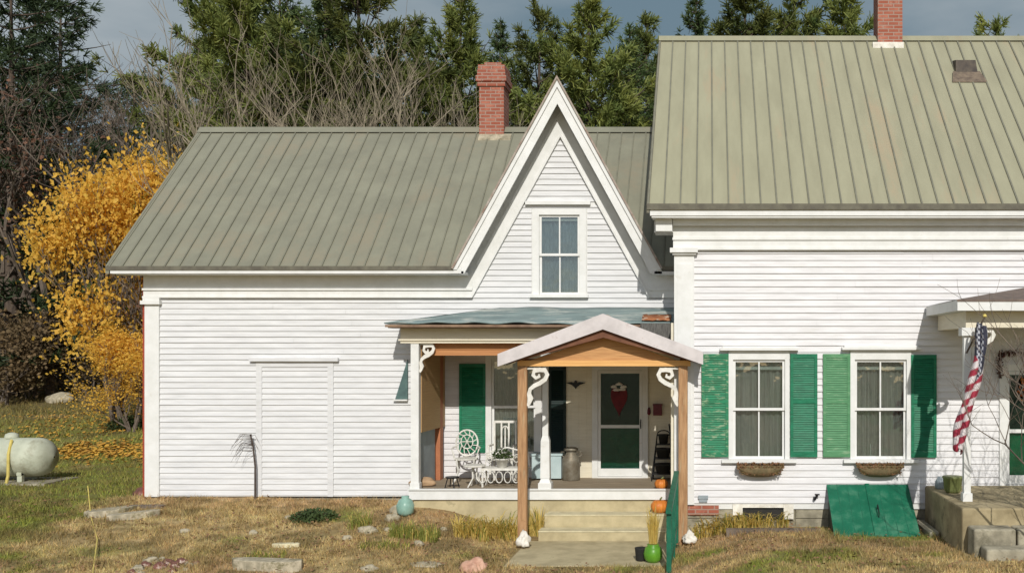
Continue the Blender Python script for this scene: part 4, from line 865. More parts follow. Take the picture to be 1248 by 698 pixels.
b = MB(); b.lathe([(.19, .36), (.20, .37), (.20, .39), (.19, .395)], c, 20); obj('tabletop', b, M['iron'], t)
for a in (0, 2.1, 4.2): b = MB(); b.tube([(c[0] + .05 * math.cos(a), c[1] + .05 * math.sin(a), c[2] + .36), (c[0] + .04 * math.cos(a), c[1] + .04 * math.sin(a), c[2] + .15), (c[0] + .17 * math.cos(a), c[1] + .17 * math.sin(a), c[2])], .014, 6); obj('leg', b, M['iron'], t)
def leafy(name, label, cat, c, r, n, m, leaf=.05, pot=None, seed=0, group=None, flat=1.0):
    t = thing(name, label, cat, c, group); rr = np.random.default_rng(seed)
    V = []
    for k in range(n):
        u = rr.normal(size=3); u /= np.linalg.norm(u); u[2] = abs(u[2]); p = np.array([c[0], c[1], c[2] + (pot or 0)]) + u * r * rr.uniform(.35, 1) * np.array([1, 1, flat])
        d = rr.normal(size=3); d /= np.linalg.norm(d); e = np.cross(d, rr.normal(size=3)); e /= np.linalg.norm(e); s = leaf * rr.uniform(.6, 1.3)
        V += [p - d * s, p - e * s * .4, p + d * s, p + e * s * .4]
    V = np.array(V) - np.array(c); np_mesh('foliage', V, 4, m, t)
    b = MB()
    for k in range(7): a = rr.uniform(0, 6.28); b.tube([(c[0], c[1], c[2]), (c[0] + math.cos(a) * r * .7, c[1] + math.sin(a) * r * .7, c[2] + (pot or 0) + r * flat * .7)], [.006, .003], 4)
    obj('stems', b, M['twig'], t); return t
b = MB(); c = (PX(612, 18.2), 18.2, ZF + .34); b.lathe([(.08, 0), (.11, .14), (.12, .14), (.12, .16), (.10, .16)], c, 16); tag(obj('flower_pot', b, M['iron'], None, True, org=c), 'white pot with green plant standing on the settee', 'pot')
leafy('potted_plant', 'trailing green plant growing in the white pot on the settee', 'plant', (c[0], c[1], c[2] + .17), .19, 220, M['shrubgreen'], .035, seed=3)
b = MB(); c = (PX(516, 18.3), 18.2, ZF); b.blob((c[0], c[1], c[2] + .07), (.24, .12, .10), 4, .3); tag(obj('cloth_sack', b, M['sack'], None, True, org=c), 'tan sack lying at the left end of the porch floor', 'sack')
t = thing('footstool', 'small black wire footstool beside the tan sack', 'stool', (PX(551, 18.0), 18.0, ZF)); c = (PX(551, 18.0), 18.0, ZF)
b = MB(); b.lathe([(.10, .17), (.12, .18), (.12, .20)], c, 14); obj('seat', b, M['black'], t)
for a in (.5, 2.1, 3.7, 5.2): b = MB(); b.tube([(c[0] + .08 * math.cos(a), c[1] + .08 * math.sin(a), c[2] + .18), (c[0] + .13 * math.cos(a), c[1] + .13 * math.sin(a), c[2])], .010, 5); obj('leg', b, M['black'], t)
# hand rail
t = thing('hand_railing', 'dark green railing along the right edge of the front walk', 'railing', (-.6, 15.8, -.55))
def ry(y): return -.50 - .02 * (17 - y)
for y in (14.3, 15.3, 16.3): b = MB(); z0_ = -.6; b.box(ry(y) - .035, ry(y) + .035, y - .035, y + .035, z0_, .42 + .14 * (y - 14.9)); obj('post', b, M['railgreen'], t)
b = MB(); b.add([(ry(y) + dx, y, .43 + .14 * (y - 14.9) + d) for y in (14.2, 16.38) for dx in (-.04, .04) for d in (0, .05)], [(0, 1, 3, 2), (4, 6, 7, 5), (0, 4, 5, 1), (2, 3, 7, 6), (1, 5, 7, 3), (0, 2, 6, 4)]); fixn(obj('top_rail', b, M['railgreen'], t))
b = MB(); b.add([(ry(y) + dx, y, -.42 + .14 * (y - 14.9) + d) for y in (14.3, 16.3) for dx in (-.02, .02) for d in (0, .08)], [(0, 1, 3, 2), (4, 6, 7, 5), (0, 4, 5, 1), (2, 3, 7, 6), (1, 5, 7, 3), (0, 2, 6, 4)]); fixn(obj('bottom_rail', b, M['railgreen'], t))
b = MB()
for y in np.arange(14.55, 16.25, .25): b.box(ry(y) - .012, ry(y) + .012, y - .012, y + .012, -.38 + .14 * (y - 14.9), .44 + .14 * (y - 14.9))
obj('balusters', b, M['railgreen'], t)
# window boxes
def planter(px, label):
    y = YM - .03; c = (PX(px, y), y - .13, PZ(580, y)); t = thing('window_box', label, 'window box', c, 'basket planters under the main block windows')
    b = MB(); hw_ = PX(px + 28.5, y) - PX(px, y); n = 20; hh = .19
    for i in range(n + 1):
        s = -1 + 2 * i / n
        for j in range(7):
            a = math.pi * j / 6; q = math.sqrt(max(0, 1 - (abs(s) ** 3.2))) ; d = .02 + .98 * q
            b.v.append((c[0] + hw_ * s, y - .01 - .19 * math.sin(a * .5) * (1 if j < 7 else 1) * (.75 + .25 * d), c[2] + hh - hh * d * (1 - math.cos(a * .5 + 0) * 1) - (0)))
    for i in range(n):
        for j in range(6): q = i * 7 + j; b.f.append((q, q + 1, q + 8, q + 7))
    # simple curved trough: front skin + top soil
    b2 = MB(); K = 14; prof = []
    for i in range(n + 1):
        s = -1 + 2 * i / n; dz_ = hh * math.sqrt(max(.02, 1 - abs(s) ** 3)); 
        ring = [(c[0] + hw_ * s, y - .005, c[2] + hh), (c[0] + hw_ * s, y - .20, c[2] + hh), (c[0] + hw_ * s * .98, y - .19, c[2] + hh - dz_ * .55), (c[0] + hw_ * s * .93, y - .12, c[2] + hh - dz_), (c[0] + hw_ * s * .93, y - .005, c[2] + hh - dz_)]
        b2.v += ring
    for i in range(n):
        for j in range(5): q = i * 5 + j; p = i * 5 + (j + 1) % 5; b2.f.append((q, p, p + 5, q + 5))
    b2.f.append((0, 1, 2, 3, 4)); b2.f.append(tuple(n * 5 + k for k in (4, 3, 2, 1, 0)))
    fixn(obj('trough', b2, M['moss'], t, True))
    rr = np.random.default_rng(int(px)); V = []
    for k in range(700):
        x = rr.uniform(-hw_, hw_); d = rr.normal(size=3); d /= np.linalg.norm(d); e = rr.normal(size=3); e = np.cross(d, e); e /= np.linalg.norm(e); s = rr.uniform(.012, .03)
        fy = rr.uniform(.02, .22); zt = hh + rr.uniform(-.02, .05) if rr.uniform() < .6 else hh * rr.uniform(.25, 1)
        if zt < hh - .01: fy = .205 - (hh - zt) * .3
        p = np.array([c[0] + x * (1 if zt > hh * .6 else .9), y - fy, c[2] + zt]); V += [p - d * s, p - e * s * .5, p + d * s, p + e * s * .5]
    np_mesh('planting', np.array(V) - np.array(c), 4, mat('dried_flowers', (.26, .12, .07), (.15, .11, .04), 14, .9), t)
planter(926, 'basket of dried brown plants under the left window of the main block'); planter(1071, 'basket of dried brown plants under the right window, above the green cellar hatch')
# cellar hatch
t = thing('cellar_hatch', 'green sloping cellar hatch with two leaves against the main block', 'cellar hatch', (PX(1060, 16), 16.2, -.3))
hx0, hx1 = 1.97, 3.32; y0, y1 = 15.8, YM - .03; z0, z1 = PZ(652, 15.8), PZ(590, y1)
b = MB()
for x in (hx0 + .03, hx1 - .07): b.add([(x + d, y, z) for d in (0, .04) for y, z in ((y0 + .02, -.4), (y1, -.4), (y1, z1 - .04), (y0 + .02, z0 - .03))], [(0, 1, 2, 3), (7, 6, 5, 4), (0, 4, 5, 1), (2, 6, 7, 3), (0, 3, 7, 4), (1, 5, 6, 2)])
b.box(hx0 + .07, hx1 - .07, y0 + .02, y0 + .05, -.4, z0 - .03); fixn(obj('frame', b, M['greendark'], t))
xm = (hx0 + hx1) / 2
for a_, b_ in ((hx0, xm - .006), (xm + .006, hx1)):
    b = MB(); b.slab([(a_, y0 - .03, z0), (b_, y0 - .03, z0), (b_, y1, z1), (a_, y1, z1)], .035)
    o = fixn(obj('door_leaf', b, M['hatch'], t)); b = MB()
    nn = 4
    for k in range(1, nn):
        x = a_ + (b_ - a_) * k / nn; b.slab([(x - .005, y0 - .03, z0 + .003), (x + .005, y0 - .03, z0 + .003), (x + .005, y1, z1 + .003), (x - .005, y1, z1 + .003)], .004)
    fixn(obj('seam', b, M['railgreen'], o))
b = MB(); b.slab([(xm - .04, y0 - .035, z0 + .02), (xm + .03, y0 - .035, z0 + .02), (xm + .03, y1 - .005, z1 + .02), (xm - .04, y1 - .005, z1 + .02)], .02); fixn(obj('centre_batten', b, M['hatch'], t))
b = MB(); b.tube([(xm + .08, y0 + .3, z0 + .24), (xm + .08, y0 + .29, z0 + .31), (xm + .08, y0 + .42, z0 + .42), (xm + .08, y0 + .43, z0 + .35)], .01, 6); obj('handle', b, M['black'], t)
b = MB(); b.box(hx0 - .10, hx1 + .06, y0 - .16, y1, -.6, -.31); o = tag(obj('hatch_kerb', b, M['conc'], None, org=(2.6, 16, -.6)), 'low concrete kerb under the green cellar hatch', 'kerb'); md = o.modifiers.new('bv', 'BEVEL'); md.width = .02
b = MB(); b.box(hx1 + .10, 3.58, 15.55, 16.7, -.5, -.15); o = tag(obj('paving_slab', b, M['stone'], None, org=(3.45, 16, -.5)), 'flat stone slab between the green cellar hatch and the right stoop', 'slab'); md = o.modifiers.new('bv', 'BEVEL'); md.width = .03
b = MB(); b.box(PX(885, 16.3), PX(1000, 16.3), 16.25, 16.4, -.40, -.24); tag(obj('garden_edging', b, M['barebrown'], None, org=(1, 16.3, -.4)), 'weathered timber edging board left of the green cellar hatch', 'edging board')
# pots at stoop
c = (PX(1161, 15.9), 15.9, ZST); b = MB(); b.lathe([(.10, 0), (.135, .05), (.15, .22), (.16, .23), (.16, .26), (.14, .26)], c, 20); tag(obj('flower_pot', b, M['olivepot'], None, True, org=c), 'olive green pot on the left corner of the right stoop', 'pot')
c = (PX(1148, 16.2), 16.35, ZST); b = MB(); b.lathe([(.06, 0), (.08, .02), (.075, .12), (.05, .16), (.03, .2)], c, 14); tag(obj('stone_jug', b, M['bluegrey'], None, True, org=c), 'small grey jug behind the olive green pot', 'jug')
# wreath + garland at right door
def wreath(c, R0, r0, name, label, cat, mats, n=260, arc=(0, 6.283)):
    t = thing(name, label, cat, c); rr = np.random.default_rng(int(c[0] * 10))
    b = MB(); b.tube([(c[0] + R0 * math.cos(a), c[1], c[2] + R0 * math.sin(a)) for a in np.linspace(arc[0], arc[1], 30)], r0 * .4, 6); obj('ring', b, M['twig'], t)
    V = []
    for k in range(n):
        a = rr.uniform(*arc); d = rr.normal(size=3); d /= np.linalg.norm(d); e = np.cross(d, rr.normal(size=3)); e /= np.linalg.norm(e); s = rr.uniform(.02, .045)
        p = np.array([c[0] + R0 * math.cos(a), c[1], c[2] + R0 * math.sin(a)]) + rr.normal(size=3) * r0 * np.array([.5, .35, .5]); V += [p - d * s, p - e * s * .5, p + d * s, p + e * s * .5]
    np_mesh('leaves', np.array(V) - np.array(c), 4, mats, t)
ow = mat('orange_leaves', (.60, .10, .03), (.45, .2, .03), 12, .7)
wreath((5.42, YM - .10, PZ(474, YM)), .22, .07, 'door_wreath', 'orange-red leaf wreath on the storm door under the portico', 'wreath', ow)
t = thing('garland', 'dark reddish vine garland draped around the portico door head', 'garland', (5.4, YM - .12, 2.6)); rr = np.random.default_rng(8); V = []
path = [(PX(1217, YM), PZ(460, YM)), (PX(1215, YM), PZ(440, YM)), (PX(1219, YM), PZ(431, YM)), (PX(1232, YM), PZ(429, YM)), (5.4, PZ(430, YM)), (6.05, PZ(431, YM)), (6.08, PZ(455, YM))]
b = MB(); b.tube([(x, YM - .08, z) for x, z in path], .018, 6); obj('vine', b, M['twig'], t)
for k in range(420):
    i = rr.integers(0, len(path) - 1); u = rr.uniform(); p = np.array([path[i][0] * (1 - u) + path[i + 1][0] * u, YM - .09, path[i][1] * (1 - u) + path[i + 1][1] * u]) + rr.normal(size=3) * .025
    d = rr.normal(size=3); d /= np.linalg.norm(d); e = np.cross(d, rr.normal(size=3)); e /= np.linalg.norm(e); s = rr.uniform(.02, .035); V += [p - d * s, p - e * s * .5, p + d * s, p + e * s * .5]
np_mesh('leaves', np.array(V) - np.array([5.4, YM - .12, 2.6]), 4, mat('dark_red_leaves', (.13, .03, .025), (.05, .03, .02), 12, .8), t)
# flag
def flag():
    D = 14.55; top = (PX(1197, D), D, PZ(392, D)); 
    t = thing('flag', 'faded american flag hanging furled from the right portico post', 'flag', (PX(1178, D), D + .3, 1.2))
    m = bpy.data.materials.new('flag_cloth'); m.use_nodes = True; n = m.node_tree.nodes; l = m.node_tree.links.new; bs = n['Principled BSDF']; bs.inputs['Roughness'].default_value = .8
    at = n.new('ShaderNodeAttribute'); at.attribute_name = 'Col'; l(at.outputs['Color'], bs.inputs['Base Color'])
    NU, NV = 60, 150; b = MB(); cols = []
    for j in range(NV + 1):
        v = j / NV
        cxp = 1196 - 24 * v + 4 * math.sin(v * 5); y_px = 392 + 152 * v; wpx = 9 + 5 * math.sin(min(v, 1) * 2.6) + 2.5 * math.sin(v * 17)
        for i in range(NU + 1):
            u = i / NU; ph = u * 14 + v * 2.2; x = cxp + (u - .5) * wpx * 1.1 + 2.2 * math.sin(ph + 1.2)
            yy = D + .055 * math.sin(ph * 1.0) + .02 * math.sin(v * 9 + u * 4)
            edge = 5 * math.sin(u * 9) if j == NV else 0
            b.v.append((PX(x, D), yy, PZ(y_px + 6 * u + edge, D)))
            # cloth coordinates: canton at upper end
            if v + .10 * math.sin(u * 8) < .36:
                su, sv = (u * 5.0) % 1 - .5, (v * 22 + .5 * (int(u * 7) % 2)) % 1 - .5
                st = abs(su) < .22 and abs(sv) < .28; c = (.45, .46, .5) if st else (.03, .032, .055)
            else: c = (.33, .025, .05) if int((u * 3.0 + v * 17.0) * 1.0 + 20) % 2 else (.66, .60, .60)
            cols.append((*c, 1))
    for j in range(NV):
        for i in range(NU): a = j * (NU + 1) + i; b.f.append((a, a + 1, a + NU + 2, a + NU + 1))
    o = obj('cloth', b, m, t, True); at_ = o.data.color_attributes.new('Col', 'FLOAT_COLOR', 'POINT'); at_.data.foreach_set('color', np.array(cols, np.float32).ravel())
    md = o.modifiers.new('t', 'SOLIDIFY'); md.thickness = .004
    b = MB(); b.tube([(PX(1178, 14.9), 14.9, PZ(430, 14.9)), (PX(1199, D), D - .05, PZ(386, D))], .014, 8); obj('pole', b, M['barebrown'], t)
    b = MB(); b.blob((PX(1199, D), D - .05, PZ(385, D)), (.03, .03, .03), 1, .02, 2); obj('finial', b, M['yellow'], t, True)
flag()
# ------------------------------------------------------------ yard stones etc.
def G(px, py):                      # walk down the view ray until it meets the ground
    lo, hi = 12.0, 60.0
    for k in range(60):
        m_ = (lo + hi) / 2
        if PZ(py, m_) > float(gz(PX(px, m_), m_)): lo = m_
        else: hi = m_
    return PX(px, lo), lo, float(gz(PX(px, lo), lo))
def rock(px, py, rx, ry_, rz_, m, label, seed, name='rock', cat='stone', group='stones lying in the front yard', amp=.3, grp=True, at=None):
    c = at or G(px, py); b = MB(); b.blob((c[0], c[1], c[2] + rz_ * .22), (rx, ry_, rz_), seed, amp)
    o = obj(name, b, m, None, True, org=c); tag(o, label, cat, group if grp else None); return o
def slab_obj(px, py, w_, d_, h_, m, label, seed, tilt=0, rz=0, name='stone_slab', cat='slab'):
    c = G(px, py); r = random.Random(seed); pts = []
    for k in range(9):
        a = 2 * math.pi * k / 9; q = r.uniform(.8, 1.12); pts.append((w_ * q * math.copysign(abs(math.cos(a)) ** .7, math.cos(a)), d_ * q * math.copysign(abs(math.sin(a)) ** .7, math.sin(a)), h_ + tilt * math.cos(a)))
    b = MB(); b.slab(pts, h_ + .1); o = fixn(obj(name, b, m, None)); o.location = c; o.rotation_euler = (0, 0, rz); md = o.modifiers.new('bv', 'BEVEL'); md.width = .012; md.segments = 2
    tag(o, label, cat); return o
rock(638, 658, .10, .09, .14, M['whitestone'], 'white rock at the foot of the left canopy post', 1, amp=.7, at=(PX(638, 16.28), 16.28, -.46))
rock(838, 655, .09, .08, .11, M['whitestone'], 'white rock at the foot of the right canopy post', 2, amp=.7, at=(PX(840, 16.3), 16.3, -.42))
rock(579, 695, .17, .12, .15, M['pinkstone'], 'pinkish orange stone lying at the bottom edge left of the walk', 3, amp=.6)
slab_obj(135, 624, .42, .28, .07, M['palestone'], 'grey-white slab left of the wing corner, resting in the grass', 1, .03, .2)
slab_obj(162, 630, .38, .16, .09, M['palestone'], 'pale stone plank overlapping the slab by the wing corner', 2, .03, .35)
slab_obj(325, 692, .62, .16, .13, M['palestone'], 'long mossy pale slab at the bottom edge of the yard', 3, .0, -.12)
slab_obj(349, 665, .24, .07, .05, M['concedge'], 'thin cream slab in the yard above the long mossy slab', 4, .0, .1)
slab_obj(180, 618, .30, .05, .05, M['barebrown'], 'dark board lying in the grass by the wing corner', 5, .0, .1, 'board', 'board')
for k, (px, py, s, m) in enumerate(((160, 697, .06, 'redstone'), (172, 699, .07, 'palestone'), (168, 694, .10, 'palestone'), (178, 689, .09, 'redstone'), (186, 684, .11, 'palestone'), (194, 691, .11, 'redstone'), (204, 687, .10, 'redstone'), (213, 690, .09, 'redstone'), (222, 685, .10, 'redstone'), (231, 689, .08, 'palestone'), (239, 686, .06, 'redstone'), (198, 681, .06, 'palestone'), (210, 696, .07, 'redstone'), (226, 694, .05, 'palestone'))):
    rock(px, py, s * .85, s * .7, s * .55, M[m], ('first', 'second', 'third', 'fourth', 'fifth', 'sixth', 'seventh', 'eighth', 'ninth', 'tenth', 'eleventh', 'twelfth', 'thirteenth', 'last')[k] + (' pale' if m == 'palestone' else ' dark red') + ' stone from the left in the low stone row', k + 10, group='low row of red and pale stones', amp=.75)
for k, (px, py, a, b_, lb) in enumerate(((447, 648, .17, .08, 'long cream stone below the middle of the yard bank'), (423, 657, .09, .06, 'small cream stone left of the long cream stone'), (478, 633, .14, .08, 'tan stone below the teal jar'), (474, 646, .09, .05, 'small pale stone under the tan stone'), (509, 664, .10, .06, 'flat tan stone nearer the walk'), (541, 646, .06, .05, 'small tan stone at the left edge of the strap-leaved clump'), (450, 694, .13, .06, 'flat pale stone at the bottom edge in the middle of the yard'), (520, 688, .26, .04, 'flat grey stone at the bottom left of the pink stone'), (225, 648, .09, .05, 'pale stone in the grass below the wing corner'), (308, 650, .07, .05, 'small pale stone below the bare sapling'), (352, 632, .08, .05, 'small stone left of the green juniper clump'))):
    rock(px, py, a, a * .6, b_, M['palestone'], lb, k + 30)
rock(172, 604, .14, .1, .13, M['redstone'], 'dark red stone against the left foot of the wing wall', 41)
rock(75, 489, .5, .4, .28, M['palestone'], 'pale boulder at the edge of the wood beneath the yellow tree', 42)
rock(487, 626, .16, .12, .14, M['palestone'], 'larger pale stone against the foot of the porch base', 44)
c = G(494, 628); b = MB(); b.lathe([(.08, 0), (.14, .06), (.15, .18), (.11, .27), (.06, .30), (.065, .34)], c, 20); tag(obj('ceramic_jar', b, M['tealpot'], None, True, org=c), 'pale teal jar at the left corner of the porch base', 'jar')
# green pot & grass
c = (PX(796, 15.2), 15.2, -.55); b = MB(); b.lathe([(.08, 0), (.13, .05), (.145, .13), (.12, .22), (.085, .25), (.095, .27), (.08, .27)], c, 24); tag(obj('flower_pot', b, M['greenpot'], None, True, org=c), 'bright lime green pot on the walk beside the railing', 'pot')
c2_ = (PX(781, 15.3), 15.3, -.55); b = MB(); b.lathe([(.06, 0), (.075, .02), (.09, .18), (.095, .2), (.08, .2)], c2_, 16); tag(obj('flower_pot', b, M['black2'], None, True, org=c2_), 'small dark pot left of the lime green pot', 'pot')
def straps(name, label, cat, c, rx, ry_, n, h, m, seed, group=None, droop=.7, wd=.010, m2=None, z0=None):
    t = thing(name, label, cat, c, group); rr = np.random.default_rng(seed); V = []
    for k in range(n):
        ox, oy = rr.uniform(-1, 1) * rx, rr.uniform(-1, 1) * ry_; a = rr.uniform(0, 6.28); hh = h * rr.uniform(.5, 1.35); dr_ = droop * hh * rr.uniform(.2, 1.2); dx, dy = math.cos(a), math.sin(a); sx, sy = -dy * wd, dx * wd
        base = -.02 if z0 is not None else float(gz(c[0] + ox, c[1] + oy)) - c[2] - .02
        pts = [(ox + dx * dr_ * t_ ** 1.5, oy + dy * dr_ * t_ ** 1.5, base + hh * (t_ * 1.5 - .75 * t_ ** 2.4 * (1 if droop > .5 else .55))) for t_ in (0, .35, .7, 1)]
        for p, q, w0, w1 in zip(pts, pts[1:], (1, 1, .7), (1, .7, .1)): V += [(p[0] - sx * w0, p[1] - sy * w0, p[2]), (p[0] + sx * w0, p[1] + sy * w0, p[2]), (q[0] + sx * w1, q[1] + sy * w1, q[2]), (q[0] - sx * w1, q[1] - sy * w1, q[2])]
    V = np.array(V).reshape(-1, 12, 3); k = int(len(V) * .78); np_mesh('blades', V[:k].reshape(-1, 3), 4, m, t)
    if k < len(V): np_mesh('blades', V[k:].reshape(-1, 3), 4, m2 or m, t)
straps('ornamental_grass', 'tuft of golden dry grass rising from the lime green pot', 'grass plant', (c[0], c[1], c[2] + .3), .06, .06, 110, .42, M['strap'], 4, droop=.3, wd=.006, z0=1)
for k, (px, py, rx, n, h, lb) in enumerate(((575, 655, .28, 170, .38, 'golden strap-leaved clump in front of the porch base, left part'), (612, 656, .28, 190, .42, 'golden strap-leaved clump beside the left canopy post'), (652, 652, .14, 90, .40, 'narrow green clump between the left canopy post and the steps'),
                                           (866, 652, .30, 230, .40, 'thick golden clump right of the right canopy post'), (905, 646, .30, 180, .34, 'golden clump in front of the basement window'), (945, 642, .24, 120, .30, 'thin golden clump left of the green cellar hatch'))):
    c = G(px, py); straps('daylily_clump', lb, 'plant', c, rx, .14, n, h, M['strap'], 60 + k, 'daylily clumps along the foundation', m2=M['strapgreen'], droop=1.15 if k != 2 else .5, wd=.009)
for k, (px, py, rx, n, h, lb) in enumerate(((505, 655, .38, 420, .26, 'green grassy mound below the teal jar'), (438, 643, .16, 130, .28, 'small upright green tuft in the middle of the yard bank'), (470, 666, .4, 240, .13, 'low dark green tuft under the long cream stone'), (325, 680, .3, 200, .13, 'low dark tuft just above the long mossy slab'))):
    c = G(px, py); straps('grass_tuft', lb, 'grass tuft', c, rx, .16, n, h, M['strapgreen'], 80 + k, 'green grass tufts in the yard', wd=.006, droop=.6, m2=M['strap'])
c = G(383, 632); leafy('juniper_clump', 'low dark green clump on the yard bank under the wing wall', 'shrub', c, .42, 1400, M['shrubgreen'], .035, seed=9, flat=.42)
c = G(157, 523); leafy('low_shrub', 'round dark green shrub on the lawn beside the wing corner', 'shrub', c, .62, 1300, M['shrubgreen'], .06, seed=10, flat=.7)
# ------------------------------------------------------------ sapling & stakes
t = thing('sapling', 'thin bare leaning sapling with drooping twigs against the wing wall', 'sapling', G(311, 608)); c = ORG[t.name]
b = MB(); b.tube([c, (c.x, c.y, c.z + .6), (c.x - .04, c.y, c.z + .95), (c.x - .08, c.y - .01, c.z + 1.17)], [.018, .016, .014, .015], 7); obj('trunk', b, M['twig'], t)
b = MB(); r = random.Random(2)
for k in range(15):
    z = c.z + r.uniform(.85, 1.17); a = r.uniform(2.3, 4.2) if k < 12 else r.uniform(-1, 1); l_ = r.uniform(.15, .45) * (1 if k < 12 else .4); x, y = c.x - .06, c.y
    b.tube([(x, y, z), (x + math.cos(a) * l_ * .5, y - abs(math.sin(a)) * .2, z + .02), (x + math.cos(a) * l_, y - abs(math.sin(a)) * .3, z - l_ * r.uniform(.3, .9))], [.006, .004, .002], 4)
obj('twigs', b, M['twig'], t)
for k, (px, py, h, lb) in enumerate(((367, 606, .26, 'tiny bare twig plant right of the sapling, against the wing wall'), (920, 634, .42, 'single dark stalk sticking up before the basement window'))):
    c = Vector(G(px, py)); b = MB(); b.tube([c, (c.x + .01, c.y, c.z + h * .5), (c.x - .01, c.y, c.z + h)], [.010, .008, .005], 5)
    for q in range(3): b.tube([(c.x, c.y, c.z + h * (.4 + .15 * q)), (c.x + (-1) ** q * .07, c.y, c.z + h * (.6 + .15 * q))], .004, 4)
    tag(obj('dry_stalk', b, M['twig'], None, org=c), lb, 'stalk')
g0, g1 = Vector(G(128, 697)), Vector(G(107, 616)); b = MB(); b.tube([g0 + Vector((0, -.3, .0)), g0.lerp(g1, .4) + Vector((0, 0, .05)), g0.lerp(g1, .8) + Vector((0, 0, .03)), g1 + Vector((0, 0, .35))], .010, 5)
tag(obj('garden_hose', b, M['yellow'], None, org=g0), 'thin yellow line lying down the lawn at the far left of the yard', 'hose')
# ------------------------------------------------------------ tank
t = thing('gas_tank', 'horizontal cream gas tank on short legs on the left lawn', 'gas tank', (PX(10, 21.5), 21.5, 0)); R0 = .41; xe = PX(66, 21.5); x00 = xe - 2.5; zc = PZ(533, 21.5) - R0; ty = 21.5
b = MB(); K = 28; prof = [(0.02, 0), (.6 * R0, .05), (.85 * R0, .14), (.97 * R0, .24), (R0, .34), (R0, 2.16), (.97 * R0, 2.26), (.85 * R0, 2.36), (.6 * R0, 2.45), (.02, 2.5)]
for rr_, xx in prof:
    for j in range(K): a = 6.2832 * j / K; b.v.append((x00 + xx, ty + rr_ * math.cos(a), zc + rr_ * math.sin(a)))
for i in range(len(prof) - 1):
    for j in range(K): q = (j + 1) % K; b.f.append((i * K + j, i * K + q, (i + 1) * K + q, (i + 1) * K + j))
obj('body', b, M['tank'], t, True)
gzv = float(gz(PX(30, ty), ty))
for xx in (xe - .55, xe - 1.95):
    b = MB(); b.box(xx - .05, xx + .05, ty - .28, ty - .2, gzv - .05, zc - .28); b.box(xx - .05, xx + .05, ty + .2, ty + .28, gzv - .05, zc - .28); b.box(xx - .05, xx + .05, ty - .3, ty + .3, zc - .36, zc - .30); obj('leg', b, M['tank'], t)
b = MB(); b.lathe([(.13, 0), (.14, .03), (.12, .10), (.05, .13)], (x00 + 1.6, ty, zc + R0 - .02), 14); obj('dome_cap', b, M['tank'], t, True)
xx = PX(7, 21.0); b = MB(); b.tube([(xx - .05, ty - .25, zc + R0 - .03), (xx, ty - .42, zc + .1), (xx + .02, ty - .46, zc - .35), (xx, ty - .5, gzv)], .03, 7); tag(obj('supply_hose', b, M['yellow'], t), 'yellowish hose hanging down the tank front')
b = MB(); b.box(x00 - .3, xe + .15, ty - .55, ty + .6, gzv - .1, gzv + .05); tag(obj('tank_pad', b, M['stone'], None, org=(x00 + 1, ty, gzv)), 'dark stone pad under the cream gas tank', 'pad')
# ------------------------------------------------------------ trees
def trunk_mesh(h, r0, seed, lean=0):
    rr = random.Random(seed); b = MB(); pts = []; x = y = 0
    for k in range(9): t_ = k / 8; pts.append((x, y, h * t_ - .3 * (k == 0))); x += rr.uniform(-.06, .06) + lean * h / 8; y += rr.uniform(-.06, .06)
    b.tube(pts, [r0 * (1 - .93 * k / 8) for k in range(9)], 8); return b, pts
def needles(P, Dv, rr, per, ln, wd):
    """P tuft points (n,3), Dv main direction (n,3); returns quads"""
    n = len(P); P = np.repeat(P, per, 0); D = np.repeat(Dv, per, 0) + rr.normal(size=(n * per, 3)) * .75; D /= np.linalg.norm(D, axis=1, keepdims=True)
    S_ = np.cross(D, rr.normal(size=(n * per, 3))); S_ /= np.linalg.norm(S_, axis=1, keepdims=True); l = ln * rr.uniform(.5, 1.2, (n * per, 1)); 
    A = P - D * l * .15; return np.stack([A - S_ * wd * .5, A + S_ * wd * .5, P + D * l + S_ * wd * .25, P + D * l - S_ * wd * .25], 1).reshape(-1, 3)
